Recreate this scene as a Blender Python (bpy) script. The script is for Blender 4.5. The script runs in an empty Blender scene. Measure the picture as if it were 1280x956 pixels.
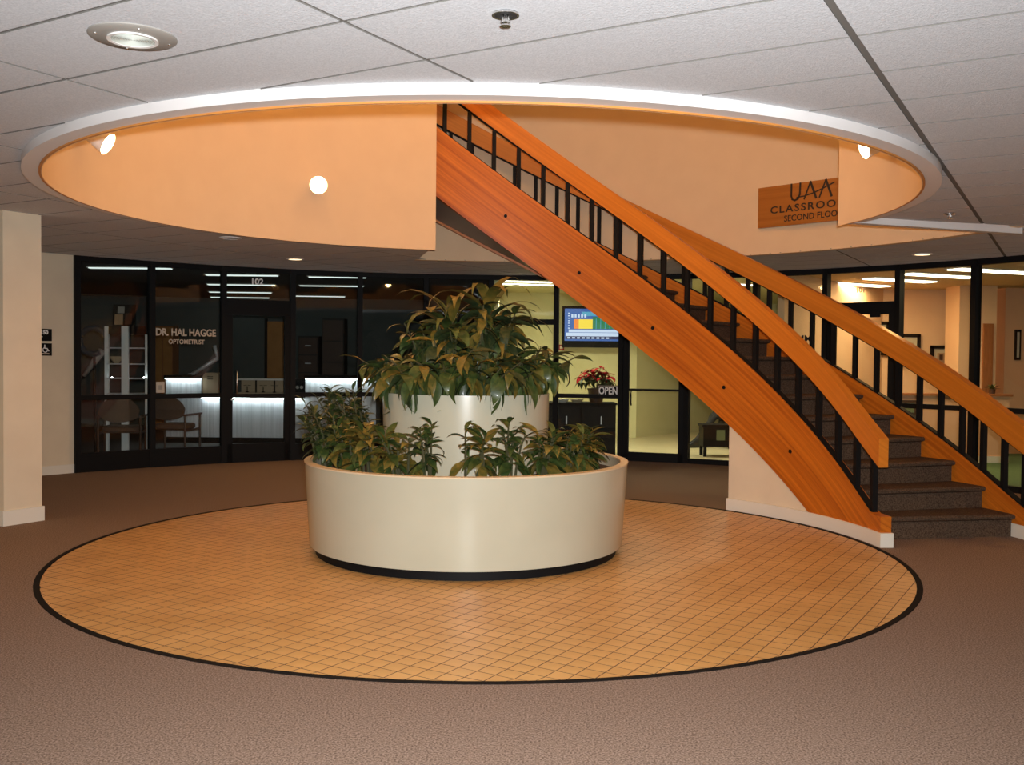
import bpy, math, random
import numpy as np
from mathutils import Vector, Matrix, Euler
random.seed(7)
R = math.radians
sc = bpy.context.scene
COL = sc.collection

# ------------------------------------------------------------------ camera
F, PIT, ROL, HC = 1225.8, .0256, .0096, 1.5
cam_d = bpy.data.cameras.new('camera'); cam = bpy.data.objects.new('camera', cam_d); COL.objects.link(cam)
cam_d.sensor_fit = 'HORIZONTAL'; cam_d.sensor_width = 36.0; cam_d.lens = F / 1280 * 36; cam_d.clip_start = .05; cam_d.clip_end = 200
cam.matrix_world = Matrix.Translation((0, 0, HC)) @ Matrix.Rotation(math.pi / 2 - PIT, 4, 'X') @ Matrix.Rotation(ROL, 4, 'Z')
sc.camera = cam
# ------------------------------------------------------------------ world, exposure
sc.view_settings.view_transform = 'Standard'; sc.view_settings.look = 'None'
sc.view_settings.exposure = 0.0; sc.view_settings.gamma = 1.0; sc.view_settings.use_curve_mapping = False
W = bpy.data.worlds.new('world'); sc.world = W; W.use_nodes = True
W.node_tree.nodes['Background'].inputs[0].default_value = (.03, .022, .016, 1)
W.node_tree.nodes['Background'].inputs[1].default_value = .3
# ------------------------------------------------------------------ lights
def lamp(kind, name, loc, power, col, target=None, **kw):
    d = bpy.data.lights.new(name, kind); d.energy = power; d.color = col
    for k, v in kw.items(): setattr(d, k, v)
    o = bpy.data.objects.new(name, d); COL.objects.link(o); o.location = loc
    if target is not None:
        o.rotation_euler = (Vector(target) - Vector(loc)).to_track_quat('-Z', 'Y').to_euler()
    return o
FLASH_W = 1620; SPOT_W = 30; UPPER_W = 22; DOWN_W = 75; WARM = (1.0, .53, .17)
lamp('SPOT', 'camera_flash', (.05, .0, 1.60), FLASH_W, (.97, 1, 1.03), target=(-.05, 8, 1.55), spot_size=R(120), spot_blend=1.0, shadow_soft_size=.03)

# ------------------------------------------------------------------ pixel helpers (a pixel is a direction; depth from floor, ceiling, wall)
def ray(u, v):
    x = (u - 640) / F; y = -(v - 478) / F
    c, s = math.cos(ROL), math.sin(ROL); x, y = c * x - s * y, s * x + c * y
    cp, sp = math.cos(PIT), math.sin(PIT)
    return Vector((x, cp + y * sp, -sp + y * cp))
def on_z(u, v, z=0.0):
    d = ray(u, v); return d * ((z - HC) / d.z) + Vector((0, 0, HC))
def on_y(u, v, Y):
    d = ray(u, v); return d * (Y / d.y) + Vector((0, 0, HC))
CX, CY = -.207, 7.62
def on_r(u, v, r):
    d = ray(u, v); a = d.x ** 2 + d.y ** 2; b = -2 * (d.x * CX + d.y * CY); c = CX * CX + CY * CY - r * r
    D = max(b * b - 4 * a * c, 0); return d * ((-b + math.sqrt(D)) / (2 * a)) + Vector((0, 0, HC))
def ang(p): return math.degrees(math.atan2(p[1] - CY, p[0] - CX))
def pol(r, th, z=0.0): return Vector((CX + r * math.cos(R(th)), CY + r * math.sin(R(th)), z))

# ------------------------------------------------------------------ materials
MATS = {}
def mat(name, col, rough=.6, metal=0.0, spec=.5, noise=None, bump=0.0, emit=None, strength=1.0, scale=20.0, col2=None, stretch=None, uv=False, detail=4, ramp=(.35, .65), coat=0.0):
    m = bpy.data.materials.new(name); m.use_nodes = True; nt = m.node_tree; N = nt.nodes; L = nt.links
    b = N['Principled BSDF']; b.inputs['Base Color'].default_value = (*col, 1); b.inputs['Roughness'].default_value = rough
    b.inputs['Metallic'].default_value = metal; b.inputs['Specular IOR Level'].default_value = spec
    if coat: b.inputs['Coat Weight'].default_value = coat; b.inputs['Coat Roughness'].default_value = .15
    if emit: b.inputs['Emission Color'].default_value = (*emit, 1); b.inputs['Emission Strength'].default_value = strength
    if col2 or bump:
        tc = N.new('ShaderNodeTexCoord'); mp = N.new('ShaderNodeMapping'); nz = N.new('ShaderNodeTexNoise')
        L.new(tc.outputs['UV' if uv else 'Object'], mp.inputs[0]); L.new(mp.outputs[0], nz.inputs['Vector'])
        if stretch: mp.inputs['Scale'].default_value = stretch
        nz.inputs['Scale'].default_value = scale; nz.inputs['Detail'].default_value = detail
        if col2:
            rp = N.new('ShaderNodeValToRGB'); L.new(nz.outputs['Fac'], rp.inputs[0])
            rp.color_ramp.elements[0].position = ramp[0]; rp.color_ramp.elements[1].position = ramp[1]
            rp.color_ramp.elements[0].color = (*col, 1); rp.color_ramp.elements[1].color = (*col2, 1)
            L.new(rp.outputs[0], b.inputs['Base Color'])
        if bump:
            bp = N.new('ShaderNodeBump'); bp.inputs['Strength'].default_value = bump; bp.inputs['Distance'].default_value = .01
            L.new(nz.outputs['Fac'], bp.inputs['Height']); L.new(bp.outputs[0], b.inputs['Normal'])
    MATS[name] = m; return m
mat('carpet', (.135, .090, .063), .95, spec=.1, col2=(.335, .24, .185), scale=120, bump=.3, detail=3, ramp=(.38, .62))
mat('stair_carpet', (.055, .033, .020), .95, spec=.1, col2=(.14, .090, .058), scale=90, bump=.5)
mat('tile', (.56, .30, .095), .42, spec=.4, col2=(.66, .375, .13), scale=3)
mat('grout', (.10, .055, .028), .9)
mat('rubber', (.010, .008, .007), .8, spec=.1)
mat('ceiling_tile', (.585, .60, .62), .95, spec=.1, col2=(.70, .715, .735), scale=130, bump=.3, detail=4)
mat('ceiling_grid', (.17, .16, .145), .8, spec=.2)
mat('trim_white', (.80, .76, .73), .55)
mat('drum_paint', (.79, .575, .36), .75, spec=.25, col2=(.81, .595, .375), scale=4)
mat('drum_edge', (.60, .24, .05), .6)
mat('wall_cream', (.70, .59, .43), .75, spec=.25, col2=(.74, .63, .46), scale=3)
mat('base_white', (.78, .73, .62), .55)
mat('planter', (.49, .465, .345), .26, spec=.5, col2=(.52, .495, .37), scale=2)
mat('planter_rim', (.72, .58, .38), .4)
mat('black', (.008, .0075, .0075), .55, spec=.12)
mat('black_metal', (.008, .0075, .0075), .6, spec=.12)
mat('black_leather', (.009, .0085, .0085), .5, spec=.15)
mat('soil', (.03, .018, .010), .95, col2=(.07, .042, .025), scale=40, bump=.8)
mat('white_plastic', (.82, .80, .76), .4)
mat('chrome', (.75, .74, .72), .22, metal=1.0)
mat('steel', (.55, .57, .60), .4, metal=.25, col2=(.72, .74, .78), scale=30, stretch=(1, 1, .02))
mat('post_white', (.85, .87, .88), .3, spec=.6)
mat('grey_plastic', (.30, .28, .25), .5)
mat('lens_glass', (.55, .58, .52), .15, spec=.7)
mat('dark_hole', (.02, .018, .016), .7)
mat('fixture_on', (.9, .9, .85), .5, emit=(1, .93, .78), strength=3.2)
mat('fixture_gallery', (.9, .9, .85), .5, emit=(1, .86, .60), strength=6.0)
mat('fixture_dim', (.8, .85, .85), .5, emit=(.86, 1, .98), strength=1.0)
mat('led', (.8, .9, .95), .5, emit=(.84, .96, 1.0), strength=30.0)
mat('bulb', (1, .95, .8), .4, emit=(1, .80, .42), strength=16.0)
mat('downlight_on', (1, .9, .7), .4, emit=(1, .72, .38), strength=2.2)
mat('added_globe_glow', (1, .9, .7), .4, emit=(1, .6, .28), strength=6.0)
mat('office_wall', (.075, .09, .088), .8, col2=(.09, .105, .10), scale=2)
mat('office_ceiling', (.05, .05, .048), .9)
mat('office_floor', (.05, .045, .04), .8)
mat('waiting_wall', (.58, .55, .31), .8, col2=(.61, .58, .33), scale=2)
mat('waiting_floor', (.55, .48, .30), .35, col2=(.62, .54, .34), scale=4)
mat('gallery_wall', (.72, .47, .28), .8, col2=(.75, .50, .30), scale=2)
mat('gallery_half', (.76, .42, .24), .8, col2=(.79, .45, .26), scale=2)
mat('gallery_floor', (.05, .10, .04), .95, col2=(.09, .16, .06), scale=50)
mat('gallery_ceiling', (.72, .52, .30), .9)
mat('letter_tan', (.50, .42, .33), .6)
mat('letter_white', (.90, .88, .84), .6)
mat('letter_black', (.02, .012, .010), .6)
mat('blue_paint', (.015, .035, .06), .5)
mat('beige', (.50, .38, .25), .6)
mat('paper', (.50, .44, .36), .8)
mat('dark_wood', (.06, .025, .012), .5)
mat('orange_door', (.42, .17, .035), .6, col2=(.50, .21, .05), scale=6)
mat('wood_panel', (.30, .10, .03), .5, col2=(.38, .14, .045), scale=8, stretch=(4, 4, .4))
mat('chair_fabric', (.09, .055, .04), .9, col2=(.13, .08, .055), scale=60)
mat('red_bract', (.22, .003, .008), .8, spec=.1, col2=(.32, .006, .012), scale=20)
mat('leaf', (.022, .045, .010), .45, spec=.4, col2=(.065, .090, .020), scale=5, coat=.12)
mat('leaf_gold', (.07, .075, .014), .45, spec=.4, col2=(.19, .125, .022), scale=5, coat=.12)
mat('leaf_dark', (.014, .030, .010), .5, spec=.4, col2=(.045, .058, .018), scale=7, coat=.08)
mat('stem', (.06, .055, .02), .6)
mat('mat_board', (.55, .48, .34), .8)
mat('print_green', (.16, .20, .10), .8)
mat('print_tan', (.42, .25, .13), .8)
mat('shoe', (.012, .011, .011), .3)
mat('upper_white', (.75, .68, .58), .8)
for nm, c, s in (('tv_blue', (.03, .10, .34), 1.3), ('tv_white', (.62, .74, .95), 1.1), ('tv_yellow', (.95, .70, .05), 1.2), ('tv_orange', (.90, .25, .03), 1.2), ('tv_green', (.02, .22, .09), 1.0), ('tv_navy', (.03, .03, .13), .7), ('tv_sky', (.10, .42, .62), 1.0)):
    mat(nm, (.01, .01, .01), .3, emit=c, strength=s)
# laminated wood: long streaks along the helix (UV: u along the arc, v across the board)
def wood(name, a, b_, rough=.38):
    m = bpy.data.materials.new(name); m.use_nodes = True; nt = m.node_tree; N = nt.nodes; L = nt.links; b = N['Principled BSDF']
    tc = N.new('ShaderNodeTexCoord'); mp = N.new('ShaderNodeMapping'); mp.inputs['Scale'].default_value = (.45, 22, 1); L.new(tc.outputs['UV'], mp.inputs[0])
    n1 = N.new('ShaderNodeTexNoise'); n1.inputs['Scale'].default_value = 1.0; n1.inputs['Detail'].default_value = 3; L.new(mp.outputs[0], n1.inputs['Vector'])
    mp2 = N.new('ShaderNodeMapping'); mp2.inputs['Scale'].default_value = (5, 160, 1); L.new(tc.outputs['UV'], mp2.inputs[0])
    n2 = N.new('ShaderNodeTexNoise'); n2.inputs['Scale'].default_value = 1.0; n2.inputs['Detail'].default_value = 4; L.new(mp2.outputs[0], n2.inputs['Vector'])
    mx = N.new('ShaderNodeMath'); mx.operation = 'MULTIPLY_ADD'; mx.inputs[1].default_value = .35; L.new(n2.outputs['Fac'], mx.inputs[0]); L.new(n1.outputs['Fac'], mx.inputs[2])
    rp = N.new('ShaderNodeValToRGB'); rp.color_ramp.elements[0].position = .45; rp.color_ramp.elements[1].position = .9
    rp.color_ramp.elements[0].color = (*a, 1); rp.color_ramp.elements[1].color = (*b_, 1); L.new(mx.outputs[0], rp.inputs[0]); L.new(rp.outputs[0], b.inputs['Base Color'])
    b.inputs['Roughness'].default_value = rough; b.inputs['Specular IOR Level'].default_value = .35
    MATS[name] = m
wood('wood', (.33, .070, .005), (.66, .190, .014))
wood('wood_rail', (.52, .150, .012), (.70, .225, .022))
wood('wood_sign', (.36, .12, .02), (.46, .165, .03))
# glass: clear with Fresnel reflection
def glass(name, tint, refl):
    m = bpy.data.materials.new(name); m.use_nodes = True; nt = m.node_tree; N = nt.nodes; L = nt.links
    for n in list(N):
        if n.type != 'OUTPUT_MATERIAL': N.remove(n)
    out = [n for n in N if n.type == 'OUTPUT_MATERIAL'][0]
    t = N.new('ShaderNodeBsdfTransparent'); t.inputs[0].default_value = (*tint, 1)
    g = N.new('ShaderNodeBsdfGlossy'); g.inputs['Roughness'].default_value = .02
    fr = N.new('ShaderNodeFresnel'); fr.inputs['IOR'].default_value = refl
    mx = N.new('ShaderNodeMixShader'); L.new(fr.outputs[0], mx.inputs[0]); L.new(t.outputs[0], mx.inputs[1]); L.new(g.outputs[0], mx.inputs[2]); L.new(mx.outputs[0], out.inputs[0])
    MATS[name] = m
glass('glass', (.90, .92, .90), 1.35)

# ------------------------------------------------------------------ mesh builder
class MB:
    def __init__(s): s.v = []; s.f = []; s.uv = None; s.smooth = False
    def add(s, vs, fs):
        n = len(s.v); s.v += [tuple(p) for p in vs]; s.f += [tuple(i + n for i in f) for f in fs]; return s
    def box(s, a, b):
        (x0, y0, z0), (x1, y1, z1) = a, b
        return s.add([(x0, y0, z0), (x1, y0, z0), (x1, y1, z0), (x0, y1, z0), (x0, y0, z1), (x1, y0, z1), (x1, y1, z1), (x0, y1, z1)],
                     [(0, 3, 2, 1), (4, 5, 6, 7), (0, 1, 5, 4), (1, 2, 6, 5), (2, 3, 7, 6), (3, 0, 4, 7)])
    def obox(s, o, ex, ey, ez):   # origin corner + three edge vectors
        o, ex, ey, ez = Vector(o), Vector(ex), Vector(ey), Vector(ez)
        p = [o, o + ex, o + ex + ey, o + ey]; p += [q + ez for q in p]
        return s.add(p, [(0, 3, 2, 1), (4, 5, 6, 7), (0, 1, 5, 4), (1, 2, 6, 5), (2, 3, 7, 6), (3, 0, 4, 7)])
    def tube(s, pts, r, n=8, cap=True):
        pts = [Vector(p) for p in pts]; rs = r if isinstance(r, (list, tuple)) else [r] * len(pts); rings = []; base = len(s.v)
        for i, p in enumerate(pts):
            d = (pts[min(i + 1, len(pts) - 1)] - pts[max(i - 1, 0)]).normalized()
            u = d.cross(Vector((0, 0, 1)) if abs(d.z) < .9 else Vector((1, 0, 0))).normalized(); w = d.cross(u)
            for k in range(n):
                a = 2 * math.pi * k / n; s.v.append(tuple(p + (u * math.cos(a) + w * math.sin(a)) * rs[i]))
        for i in range(len(pts) - 1):
            for k in range(n):
                a = base + i * n + k; b = base + i * n + (k + 1) % n; s.f.append((a, b, b + n, a + n))
        if cap:
            s.f.append(tuple(base + k for k in reversed(range(n)))); e = base + (len(pts) - 1) * n; s.f.append(tuple(e + k for k in range(n)))
        return s
    def lathe(s, prof, n=48, c=(0, 0, 0), closed=False):
        base = len(s.v); m = len(prof)
        for (r, z) in prof:
            for k in range(n):
                a = 2 * math.pi * k / n; s.v.append((c[0] + r * math.cos(a), c[1] + r * math.sin(a), c[2] + z))
        for i in range(m if closed else m - 1):
            j = (i + 1) % m
            for k in range(n):
                s.f.append((base + i * n + k, base + i * n + (k + 1) % n, base + j * n + (k + 1) % n, base + j * n + k))
        return s
    def arc(s, r0, r1, t0, t1, zb, zt, n=None, uv=True):   # solid sweep round the hall's centre
        n = n or max(2, int(abs(t1 - t0) / 2)); base = len(s.v); fb = zb if callable(zb) else (lambda t: zb); ft = zt if callable(zt) else (lambda t: zt)
        if s.uv is None: s.uv = []
        while len(s.uv) < base: s.uv.append((0, 0))
        for i in range(n + 1):
            t = t0 + (t1 - t0) * i / n; b, tp = fb(t), ft(t); ss = R(t) * (r0 + r1) / 2
            for r, z, v in ((r0, b, 0), (r1, b, .05), (r1, tp, tp - b + .05), (r0, tp, tp - b)):
                s.v.append(tuple(pol(r, t, z))); s.uv.append((ss, v))
        for i in range(n):
            a = base + 4 * i
            for k in range(4):
                k2 = (k + 1) % 4; s.f.append((a + k, a + k2, a + 4 + k2, a + 4 + k) if t1 < t0 else (a + k, a + 4 + k, a + 4 + k2, a + k2))
        s.f.append((base, base + 1, base + 2, base + 3)); e = base + 4 * n; s.f.append((e + 3, e + 2, e + 1, e))
        return s
    def mesh(s, name, m):
        me = bpy.data.meshes.new(name); me.from_pydata(s.v, [], s.f); me.validate(); me.update()
        if s.uv is not None and len(s.uv) == len(me.vertices):
            l = me.uv_layers.new(name='UVMap')
            for lp in me.loops: l.data[lp.index].uv = s.uv[lp.vertex_index]
        if s.smooth:
            me.polygons.foreach_set('use_smooth', [True] * len(me.polygons))
            if s.smooth != True: me.set_sharp_from_angle(angle=R(s.smooth))
        if m: me.materials.append(MATS[m])
        import bmesh
        bm = bmesh.new(); bm.from_mesh(me); bmesh.ops.recalc_face_normals(bm, faces=bm.faces); bm.to_mesh(me); bm.free()
        return me
    def build(s, name, m, parent=None, smooth=None):
        if smooth is not None: s.smooth = smooth
        return link(name, s.mesh(name, m), parent)
def link(name, data, parent=None):
    o = bpy.data.objects.new(name, data); COL.objects.link(o)
    if parent is not None: o.parent = parent; o.matrix_parent_inverse = par_inv(parent)
    return o
def par_inv(p):
    m = p.matrix_basis.copy(); q = p
    while q.parent is not None:
        m = q.parent.matrix_basis @ q.matrix_parent_inverse @ m if False else m; q = q.parent
    return world(p).inverted()
def world(p):
    if p.parent is None: return p.matrix_basis.copy()
    return world(p.parent) @ p.matrix_parent_inverse @ p.matrix_basis
def tag(o, label, cat, group=None, kind=None):
    o['label'] = label; o['category'] = cat
    if group: o['group'] = group
    if kind: o['kind'] = kind
    return o
def thing(name, loc, label, cat, group=None, kind=None):
    o = bpy.data.objects.new(name, None); COL.objects.link(o); o.location = loc; o.empty_display_size = .1
    return tag(o, label, cat, group, kind)
def struct(o, label, cat): return tag(o, label, cat, None, 'structure')
def text_mesh(txt, size, m, name, depth=.0015, bold=.0, width=1.0, align='CENTER', spacing=1.0):
    cu = bpy.data.curves.new(name, 'FONT'); cu.body = txt; cu.size = size; cu.align_x = align; cu.align_y = 'CENTER'; cu.extrude = depth; cu.offset = bold; cu.space_character = spacing; cu.resolution_u = 3
    to = bpy.data.objects.new('tmp', cu); COL.objects.link(to)
    bpy.context.view_layer.update()
    me = bpy.data.meshes.new_from_object(to.evaluated_get(bpy.context.evaluated_depsgraph_get()))
    bpy.data.objects.remove(to); bpy.data.curves.remove(cu)
    me.materials.clear(); me.materials.append(MATS[m])
    if width != 1.0:
        for v in me.vertices: v.co.x *= width
    return me
def place_text(name, me, parent, o, ex, n):   # origin, x direction, facing normal
    ex = Vector(ex).normalized(); n = Vector(n).normalized(); ez = n.cross(ex)
    for v in me.vertices: v.co = Vector(o) + ex * v.co.x + ez * v.co.y + n * v.co.z
    return link(name, me, parent)
def strip(pts, w, o, ex, ey, n, t=.002):      # flat stroke in a plane
    m = MB(); P = [Vector(o) + Vector(ex) * a + Vector(ey) * b for a, b in pts]
    for a, b in zip(P[:-1], P[1:]):
        d = (b - a).normalized(); s_ = d.cross(Vector(n)).normalized() * w / 2
        m.obox(a - s_ - d * w * .3, (b - a) + d * w * .6, s_ * 2, Vector(n) * t)
    return m

ZC, ZR = 2.72, 2.666          # lobby ceiling, underside of the ring
RI, RO, RW, RG = 3.108, 3.225, 4.85, 7.05
G0, G1 = 14.0, 101.8          # the stair gap in the drum

# ================================================================== SETTING
# carpet floor
m = MB(); n = 96
for r in (3.156, 5.0, 7.0, 10.0, 15.0):
    for k in range(n): m.v.append(tuple(pol(r, 360 * k / n, 0)))
for i in range(4):
    for k in range(n): m.f.append((i * n + k, i * n + (k + 1) % n, (i + 1) * n + (k + 1) % n, (i + 1) * n + k))
floor = struct(m.build('floor', 'carpet'), 'brown grey carpet around the round tiled area of the lobby', 'floor')
mb = MB().lathe([(0.0, -.012), (3.14, -.012), (3.14, -.0012), (0.0, -.0012)], 96, (CX, CY, 0)); mb.build('grout_bed', 'grout', floor)
st = MB().lathe([(3.125, -.012), (3.18, -.012), (3.16, .004), (3.125, .003)], 128, (CX, CY, 0), closed=True).build('edge_strip', 'rubber', floor)
st['label'] = 'thin black rubber edge strip around the tiles'
TS, GP = .105, .0055
eA = Vector((math.cos(R(59)), math.sin(R(59)), 0)); eB = Vector((math.cos(R(149)), math.sin(R(149)), 0)); C0 = Vector((CX, CY, 0))
cells = []
N_ = int(3.2 / TS) + 1
for i in range(-N_, N_):
    for j in range(-N_, N_):
        c = C0 + eA * ((i + .5) * TS) + eB * ((j + .5) * TS); rr = (c - C0).length
        if rr < 3.13 + TS * .55: cells.append((c, rr))
cells.sort(key=lambda q: q[0].length)
h = (TS - GP) / 2
def tile_pts(z):
    return [eA * a + eB * b + Vector((0, 0, z)) for a, b in ((-h, -h), (h, -h), (h, h), (-h, h))]
def tile_mb(c=Vector((0, 0, 0)), z=0.0, clip=True):
    k = MB(); lo = [c + p for p in tile_pts(-.006)]; hi = [c + p * 1.0 for p in tile_pts(z)]
    def cl(p):
        d = Vector((p.x - CX, p.y - CY, 0)); l = d.length
        return p if l < 3.128 else Vector((CX + d.x * 3.128 / l, CY + d.y * 3.128 / l, p.z))
    if clip: lo = [cl(p) for p in lo]; hi = [cl(p) for p in hi]
    return k.add(lo + hi, [(3, 2, 1, 0), (4, 5, 6, 7), (0, 1, 5, 4), (1, 2, 6, 5), (2, 3, 7, 6), (3, 0, 4, 7)])
def tile_sides(me):      # joints are filled: the tile edges wear grout
    me.materials.append(MATS['grout'])
    for pf in me.polygons:
        if abs(pf.normal.z) < .7: pf.material_index = 1
    return me
tm = tile_sides(tile_mb(clip=False).mesh('tile', 'tile')); rest = MB(); cnt = 0
for c, rr in cells:
    if c.length < 5.2 and cnt < 300 :
        cnt += 1
        if rr + TS * .8 < 3.128:
            o = bpy.data.objects.new('tile', tm); COL.objects.link(o); o.parent = floor; o.location = c + Vector((0, 0, random.uniform(-.0003, .0003)))
        else: tile_sides(tile_mb(c).build('tile', 'tile', floor).data)
    else:
        q = tile_mb(c, random.uniform(-.0003, .0003)); rest.add(q.v, q.f)
rs = rest.build('tile_field', 'tile', floor); tile_sides(rs.data); rs['kind'] = 'stuff'

# ceiling: dark grid plane with separate acoustic panels under it, cut at the ring, the stair well and the glazing
ceiling = MB()
for (r0, r1, t0, t1) in ((RO - .06, RW + .06, G1, 360 + G0), (RW + .05, 15, 0, 359.99)): ceiling.arc(r0, r1, t0, t1, ZC + .005, ZC + .03, n=90)
ceiling.uv = None
ceiling = struct(ceiling.build('ceiling', 'ceiling_grid'), 'suspended ceiling of long grey white acoustic panels', 'ceiling')
dA = Vector((math.cos(R(60)), math.sin(R(60)), 0)); dB = Vector((-math.sin(R(60)), math.cos(R(60)), 0))   # dB = 150 deg direction
RS_ = RO - .05
def inside(x, y):
    d = math.hypot(x - CX, y - CY); t = math.degrees(math.atan2(y - CY, x - CX)) % 360
    if d < RS_ or d > RG - .03 and 15 < t < 165: return True
    return d < RW and G0 < t < G1
def snap(x, y):
    d = math.hypot(x - CX, y - CY); t = math.degrees(math.atan2(y - CY, x - CX)) % 360
    if d > RG - .03: d = RG - .03
    elif G0 < t < G1 and d < RW:
        opts = [(RW - d, (RW, t)), (d * R(t - G0), (d, G0)), (d * R(G1 - t), (d, G1))]
        d, t = min(opts)[1]
        if d < RS_: d = RS_
    else: d = RS_
    return CX + d * math.cos(R(t)), CY + d * math.sin(R(t))
SA, SB = .525, 1.59           # 150-degree joints every SA (offset along -dA), 60-degree joints every SB along dB
ntile = 0
for i in range(-14, 22):
    for j in range(-7, 7):
        # joint offsets: along dA  2.29 + SA*i ; along dB .76 + SB*j
        a0, a1 = 2.29 + SA * i, 2.29 + SA * (i + 1); b0, b1 = .76 + SB * j, .76 + SB * (j + 1)
        g = .009; g0 = .015 if j == 0 else g; g1 = .015 if j == -1 else g
        a0 += g; a1 -= g; b0 += g0; b1 -= g1
        mid = dA * ((a0 + a1) / 2) + dB * ((b0 + b1) / 2)
        if mid.y < -2.6 or abs(mid.x) > 8 or math.hypot(mid.x - CX, mid.y - CY) > RG + .9 and mid.y > CY: continue
        na, nb = 8, 22; P = {}
        cor = [inside(*(dA * a + dB * b).xy) for a in np.linspace(a0, a1, 5) for b in np.linspace(b0, b1, 9)]
        if all(cor): continue
        k = MB()
        if not any(cor): na, nb = 1, 1
        pts = [[dA * (a0 + (a1 - a0) * p / na) + dB * (b0 + (b1 - b0) * q / nb) for q in range(nb + 1)] for p in range(na + 1)]
        ins = [[inside(v.x, v.y) for v in row] for row in pts]; idx = {}
        def vid(p, q, k=k, pts=pts, ins=ins, idx=idx):
            if (p, q) not in idx:
                v = pts[p][q]; x, y = snap(v.x, v.y) if ins[p][q] else (v.x, v.y)
                idx[(p, q)] = len(k.v); k.v.append((x, y, ZC))
            return idx[(p, q)]
        for p in range(na):
            for q in range(nb):
                if ins[p][q] and ins[p + 1][q] and ins[p][q + 1] and ins[p + 1][q + 1]: continue
                k.f.append((vid(p, q), vid(p, q + 1), vid(p + 1, q + 1), vid(p + 1, q)))
        if not k.f: continue
        # thickness: rim walls up to the grid
        from collections import Counter
        ec = Counter(); 
        for f in k.f:
            for a_, b_ in zip(f, f[1:] + f[:1]): ec[tuple(sorted((a_, b_)))] += 1
        nv = len(k.v); up = {}
        for (a_, b_), c_ in ec.items():
            if c_ == 1:
                for w in (a_, b_):
                    if w not in up: up[w] = len(k.v); k.v.append((k.v[w][0], k.v[w][1], ZC + .006))
                k.f.append((a_, b_, up[b_], up[a_]))
        o_ = k.build('ceiling_tile', 'ceiling_tile', ceiling); ntile += 1; o_.data.materials.append(MATS['ceiling_grid'])
        for pf in o_.data.polygons:
            if abs(pf.normal.z) < .5: pf.material_index = 1
# ring trim, drum, well
tr = MB().arc(RI + .012, RO, G1, 360 + G0 - 1.5, ZR, ZC + .02, n=150); tr.uv = None
tr = struct(tr.build('trim_1', 'trim_white', smooth=30), 'white ring trim hanging below the ceiling round the opening', 'trim')
m = MB().arc(RI + .005, RI + .018, G1 + .1, 360 + G0 - 1.5, ZR - .010, ZR + .002, n=150); m.uv = None; e_ = m.build('inner_edge', 'drum_edge', tr); e_['label'] = 'orange inner edge of the ring'
p0, p1 = pol(RO - .1, G0 - 1.2), Vector((4.62, 8.93, 0)); d_ = (p1 - p0).normalized(); s_ = Vector((-d_.y, d_.x, 0))
m = MB().obox(p0 + Vector((0, 0, ZR)), p1 - p0, s_ * .09, (0, 0, .07))
struct(m.build('trim_2', 'trim_white'), 'white straight trim at the end of the stair well', 'trim')
m = MB().arc(RI, RI + .09, G1, 360 + G0 + 1.6, ZR + .02, 5.7, n=150); m.arc(RI, RI + .004, G1, 360 + G0 + 1.6, ZR - .010, ZR + .021, n=150); m.uv = None
struct(m.build('wall_drum', 'drum_paint', smooth=30), 'peach curved wall rising inside the round ceiling opening', 'wall')
m = MB().arc(RW, RW + .1, G0 + .2, G1 + .3, ZC - .005, 5.7, n=60); m.arc(RW, RW + .1, G1 + .3, 140, ZC + .031, 5.7, n=22); m.arc(RW, RW + .1, G0 - 6, G0 + .2, ZC + .031, 5.7, n=4); m.uv = None
struct(m.build('wall_well', 'drum_paint', smooth=30), 'peach curved outer wall of the stair well behind the stairs', 'wall')
for i, t in enumerate((G0 - 3.5, 138)):
    m = MB().obox(pol(RI + .05, t, ZC + .02), pol(RW + .05, t) - pol(RI + .05, t), pol(RI, t + 1) - pol(RI, t), (0, 0, 2.95))
    struct(m.build('wall_well_end' if i == 0 else 'wall_well_top', 'drum_paint'), 'peach end wall closing the %s of the stair well' % ('foot' if i == 0 else 'head'), 'wall')
m = MB().lathe([(0, 5.7), (5.1, 5.7), (5.1, 5.8), (0, 5.8)], 64, (CX, CY, 0))
struct(m.build('ceiling_upper', 'upper_white'), 'pale ceiling of the upper floor above the opening', 'ceiling')
# lobby walls behind and beside the camera
xl, xr, yb = CX - RG, CX + RG, -2.8
for nm, a, b, nrm in (('wall_left', (xl, yb), (xl, CY), 1), ('wall_right', (xr, yb), (xr, CY), -1)):
    m = MB().box((min(a[0], a[0] - nrm * .12), a[1], 0), (max(a[0], a[0] - nrm * .12), b[1], ZC + .03))
    struct(m.build(nm, 'wall_cream'), 'cream lobby wall on the %s side' % nm[5:], 'wall')
    m = MB().box((min(a[0], a[0] + nrm * .015), a[1], 0), (max(a[0], a[0] + nrm * .015), b[1], .11))
    struct(m.build('baseboard_' + nm[5:], 'base_white'), 'white baseboard along the %s lobby wall' % nm[5:], 'baseboard')
struct(MB().box((xl, yb - .12, 0), (xr, yb, ZC + .03)).build('wall_front', 'wall_cream'), 'cream lobby wall opposite the stairs', 'wall')
for nm, t0, t1, sd in (('wall_back_left', 138.5, 180, 'with the black restroom signs'), ('wall_back_right', 0, 19.9, 'past the gallery glazing')):
    m = MB().arc(RG, RG + .12, t0, t1, 0, ZC + .03, n=10); m.uv = None
    w_ = struct(m.build(nm, 'wall_cream', smooth=30), 'cream curved lobby wall ' + sd, 'wall')
    m = MB().arc(RG - .018, RG, t0, t1, 0, .11, n=10); m.uv = None
    struct(m.build('baseboard_' + nm[5:], 'base_white', smooth=30), 'white baseboard of the curved wall ' + sd, 'baseboard')
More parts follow.
